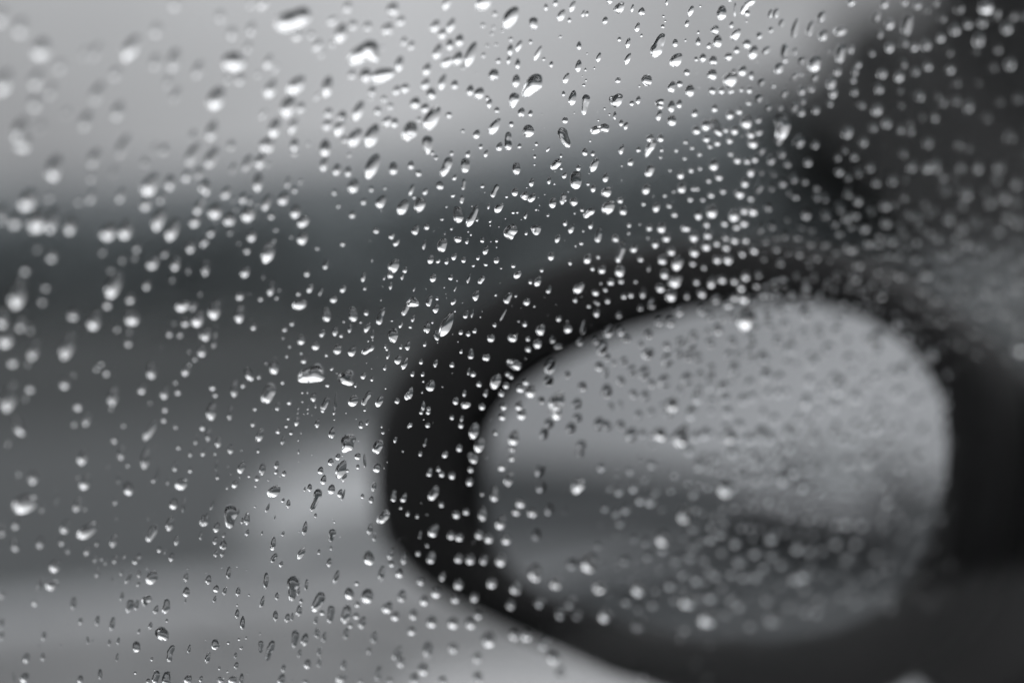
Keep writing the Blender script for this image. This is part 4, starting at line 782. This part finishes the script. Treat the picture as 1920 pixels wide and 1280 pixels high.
for (x, y_, short, lb) in LANDMARKS:
    c = [q for q in big if q['lm'] is None and abs(q['c'][0] - x) < 16 and abs(q['c'][1] - y_) < 20]
    if not c: continue
    q = max(c, key=lambda k_: k_['area'] - 12 * ((k_['c'][0] - x) ** 2 + (k_['c'][1] - y_) ** 2) ** 0.5)
    q['lm'] = short; q['label'] = lb
def in_poly(x, y_, poly):
    ins = False
    for (x1, y1), (x2, y2) in zip(poly, poly[1:] + poly[:1]):
        if (y1 > y_) != (y2 > y_) and x < (x2 - x1) * (y_ - y1) / (y2 - y1) + x1: ins = not ins
    return ins
def backdrop(x, y_):
    if in_poly(x, y_, INNER): return 'mirror glass'
    if in_poly(x, y_, OUTER): return 'black rim'
    if x > 1760 and y_ > 650: return 'mirror arm'
    top = 400 - 90 * x / 900 if x < 900 else 310 - (x - 900) * 0.36
    if y_ < top: return 'pale sky'
    if y_ < 590: return 'trees' if x > 1450 and y_ < 430 else 'hedge'
    if y_ < 800: return 'road'
    return 'ground'
HOURS = ['twelve', 'one', 'two', 'three', 'four', 'five', 'six', 'seven', 'eight', 'nine', 'ten', 'eleven']
lms = [q for q in big if q['lm']]
rest = [q for q in big if not q['lm']]
for q in rest:
    x, y_ = q['c']
    l_ = min(lms, key=lambda k_: (k_['c'][0] - x) ** 2 + (k_['c'][1] - y_) ** 2)
    dx, dy = x - l_['c'][0], y_ - l_['c'][1]
    q['near'] = l_; q['dist'] = sqrt(dx * dx + dy * dy)
    q['hour'] = HOURS[int(round(math.degrees(atan2(dx, -dy)) / 30)) % 12]
    if q['star']: q['form'] = 'irregular'
    else:
        _, _, L_, W_, a_ = q['d']
        q['form'] = 'round' if L_ < 1.22 * W_ else ('oval' if L_ < 1.8 * W_ else 'long')
        if q['form'] != 'round' and 22 <= a_ < 60: q['form'] = 'leaning ' + q['form']
        elif q['form'] != 'round' and a_ >= 60: q['form'] = 'level ' + q['form']
from collections import defaultdict
gr = defaultdict(list)
for q in rest: gr[(q['near']['i'], q['hour'])].append(q)
for g in gr.values():
    g.sort(key=lambda q: q['dist'])
    for j, q in enumerate(g):
        sz = 'large' if q['area'] > 700 else ('medium' if q['area'] > 380 else 'small')
        w = ' ' + ['first', 'second', 'third', 'fourth', 'fifth', 'sixth', 'seventh', 'eighth', 'ninth', 'tenth', 'eleventh', 'twelfth', 'thirteenth', 'fourteenth'][min(j, 13)] if len(g) > 1 else ''
        q['label'] = f"{sz} {q['form']} drop over {backdrop(*q['c'])},{w} at {q['hour']} o'clock from the {q['near']['lm']}"

def drop_object(q, n=44, m_=11):
    V, F, C0, pts, c = drop_geo(q['d'], q['star'], n, m_, random.Random(1000 + q['i']))
    o = put('water_drop', V, F, M['water'], None, smooth=True)
    o.data.polygons[len(F) - 1].use_smooth = False
    o.matrix_world = Matrix.Translation(C0) @ PANE_R.to_4x4()
    return o
for q in big:
    q['obj'] = drop_object(q)
    tag(q['obj'], q.get('label', 'clear raindrop on the wet side window'), 'raindrop', 'raindrops on the side window')

V = []; F = []; flat = []
org = P0.copy()
def add_small(d, star, seed, n, m_):
    v, f, C0, pts, c = drop_geo(d, star, n, m_, random.Random(seed))
    k = len(V); w = C0 - org; u0, v0 = w.dot(FWD), w.dot(PU)
    V.extend((x + u0, y_ + v0, z) for (x, y_, z) in v)
    F.extend(tuple(k + i for i in g) for g in f); flat.append(len(F) - 1)
for q in small: add_small(q['d'], q['star'], 1000 + q['i'], 22, 6)
r = random.Random(99)
# fine spray between the drops
cnt = 0
while cnt < 900:
    x, y_ = r.uniform(-60, 1980), r.uniform(-60, 1340)
    if any(abs(q['c'][0] - x) < 9 and abs(q['c'][1] - y_) < 11 for q in keep): continue
    s = min(5.5, 1.0 + r.expovariate(1.1))
    add_small((x, y_, s * r.uniform(1.0, 1.5), s, r.uniform(5, 25)), False, 50000 + cnt, 10, 4); cnt += 1
# the crowded field of beads on the front part of the pane
extra = []
cnt = 0
while cnt < 520:
    x, y_ = r.uniform(1120, 1960), r.uniform(20, 1250)
    if x < 1300 and r.random() < .5: continue
    s = r.uniform(9, 19)
    if any(abs(q['c'][0] - x) < 6 + s * .6 and abs(q['c'][1] - y_) < 7 + s * .7 for q in keep): continue
    if any(abs(a - x) < (s + e) * .55 and abs(b - y_) < (s + e) * .65 for a, b, e in extra): continue
    if y_ > 1150 or (x > 1790 and y_ > 680) or x + 0.73 * y_ < 1380 or (x > 1430 and y_ < 400 and r.random() < .8): continue
    extra.append((x, y_, s))
    add_small((x, y_, s * r.uniform(1.0, 1.5), s, r.uniform(5, 25)), False, 30000 + cnt, 16, 5); cnt += 1
# more drops on the rest of the pane outside the frame
cnt = 0
while cnt < 500:
    h, v = r.uniform(-.58, .26), r.uniform(-.14, .25)
    if h > .118 + (.274 - v) * .5: continue
    p = Vector(CAR_M @ Vector(pane_pt(h, v))) - EYE
    px = 960 + FPX * p.dot(CR) / p.dot(CF); py = 640 - FPX * p.dot(CU) / p.dot(CF)
    if -30 < px < 1950 and -30 < py < 1310: continue
    s = min(42, 8 + r.expovariate(1 / 9))
    try: add_small((px, py, s * r.uniform(1.0, 2.0), s, r.uniform(5, 28)), False, 70000 + cnt, 14, 5)
    except Exception: pass
    cnt += 1
sm = put('small_raindrops', V, F, M['water'], None, smooth=True)
for i in flat: sm.data.polygons[i].use_smooth = False
sm.matrix_world = Matrix.Translation(org) @ PANE_R.to_4x4()
tag(sm, 'fine small raindrops and spray scattered over the side window', kind='stuff')
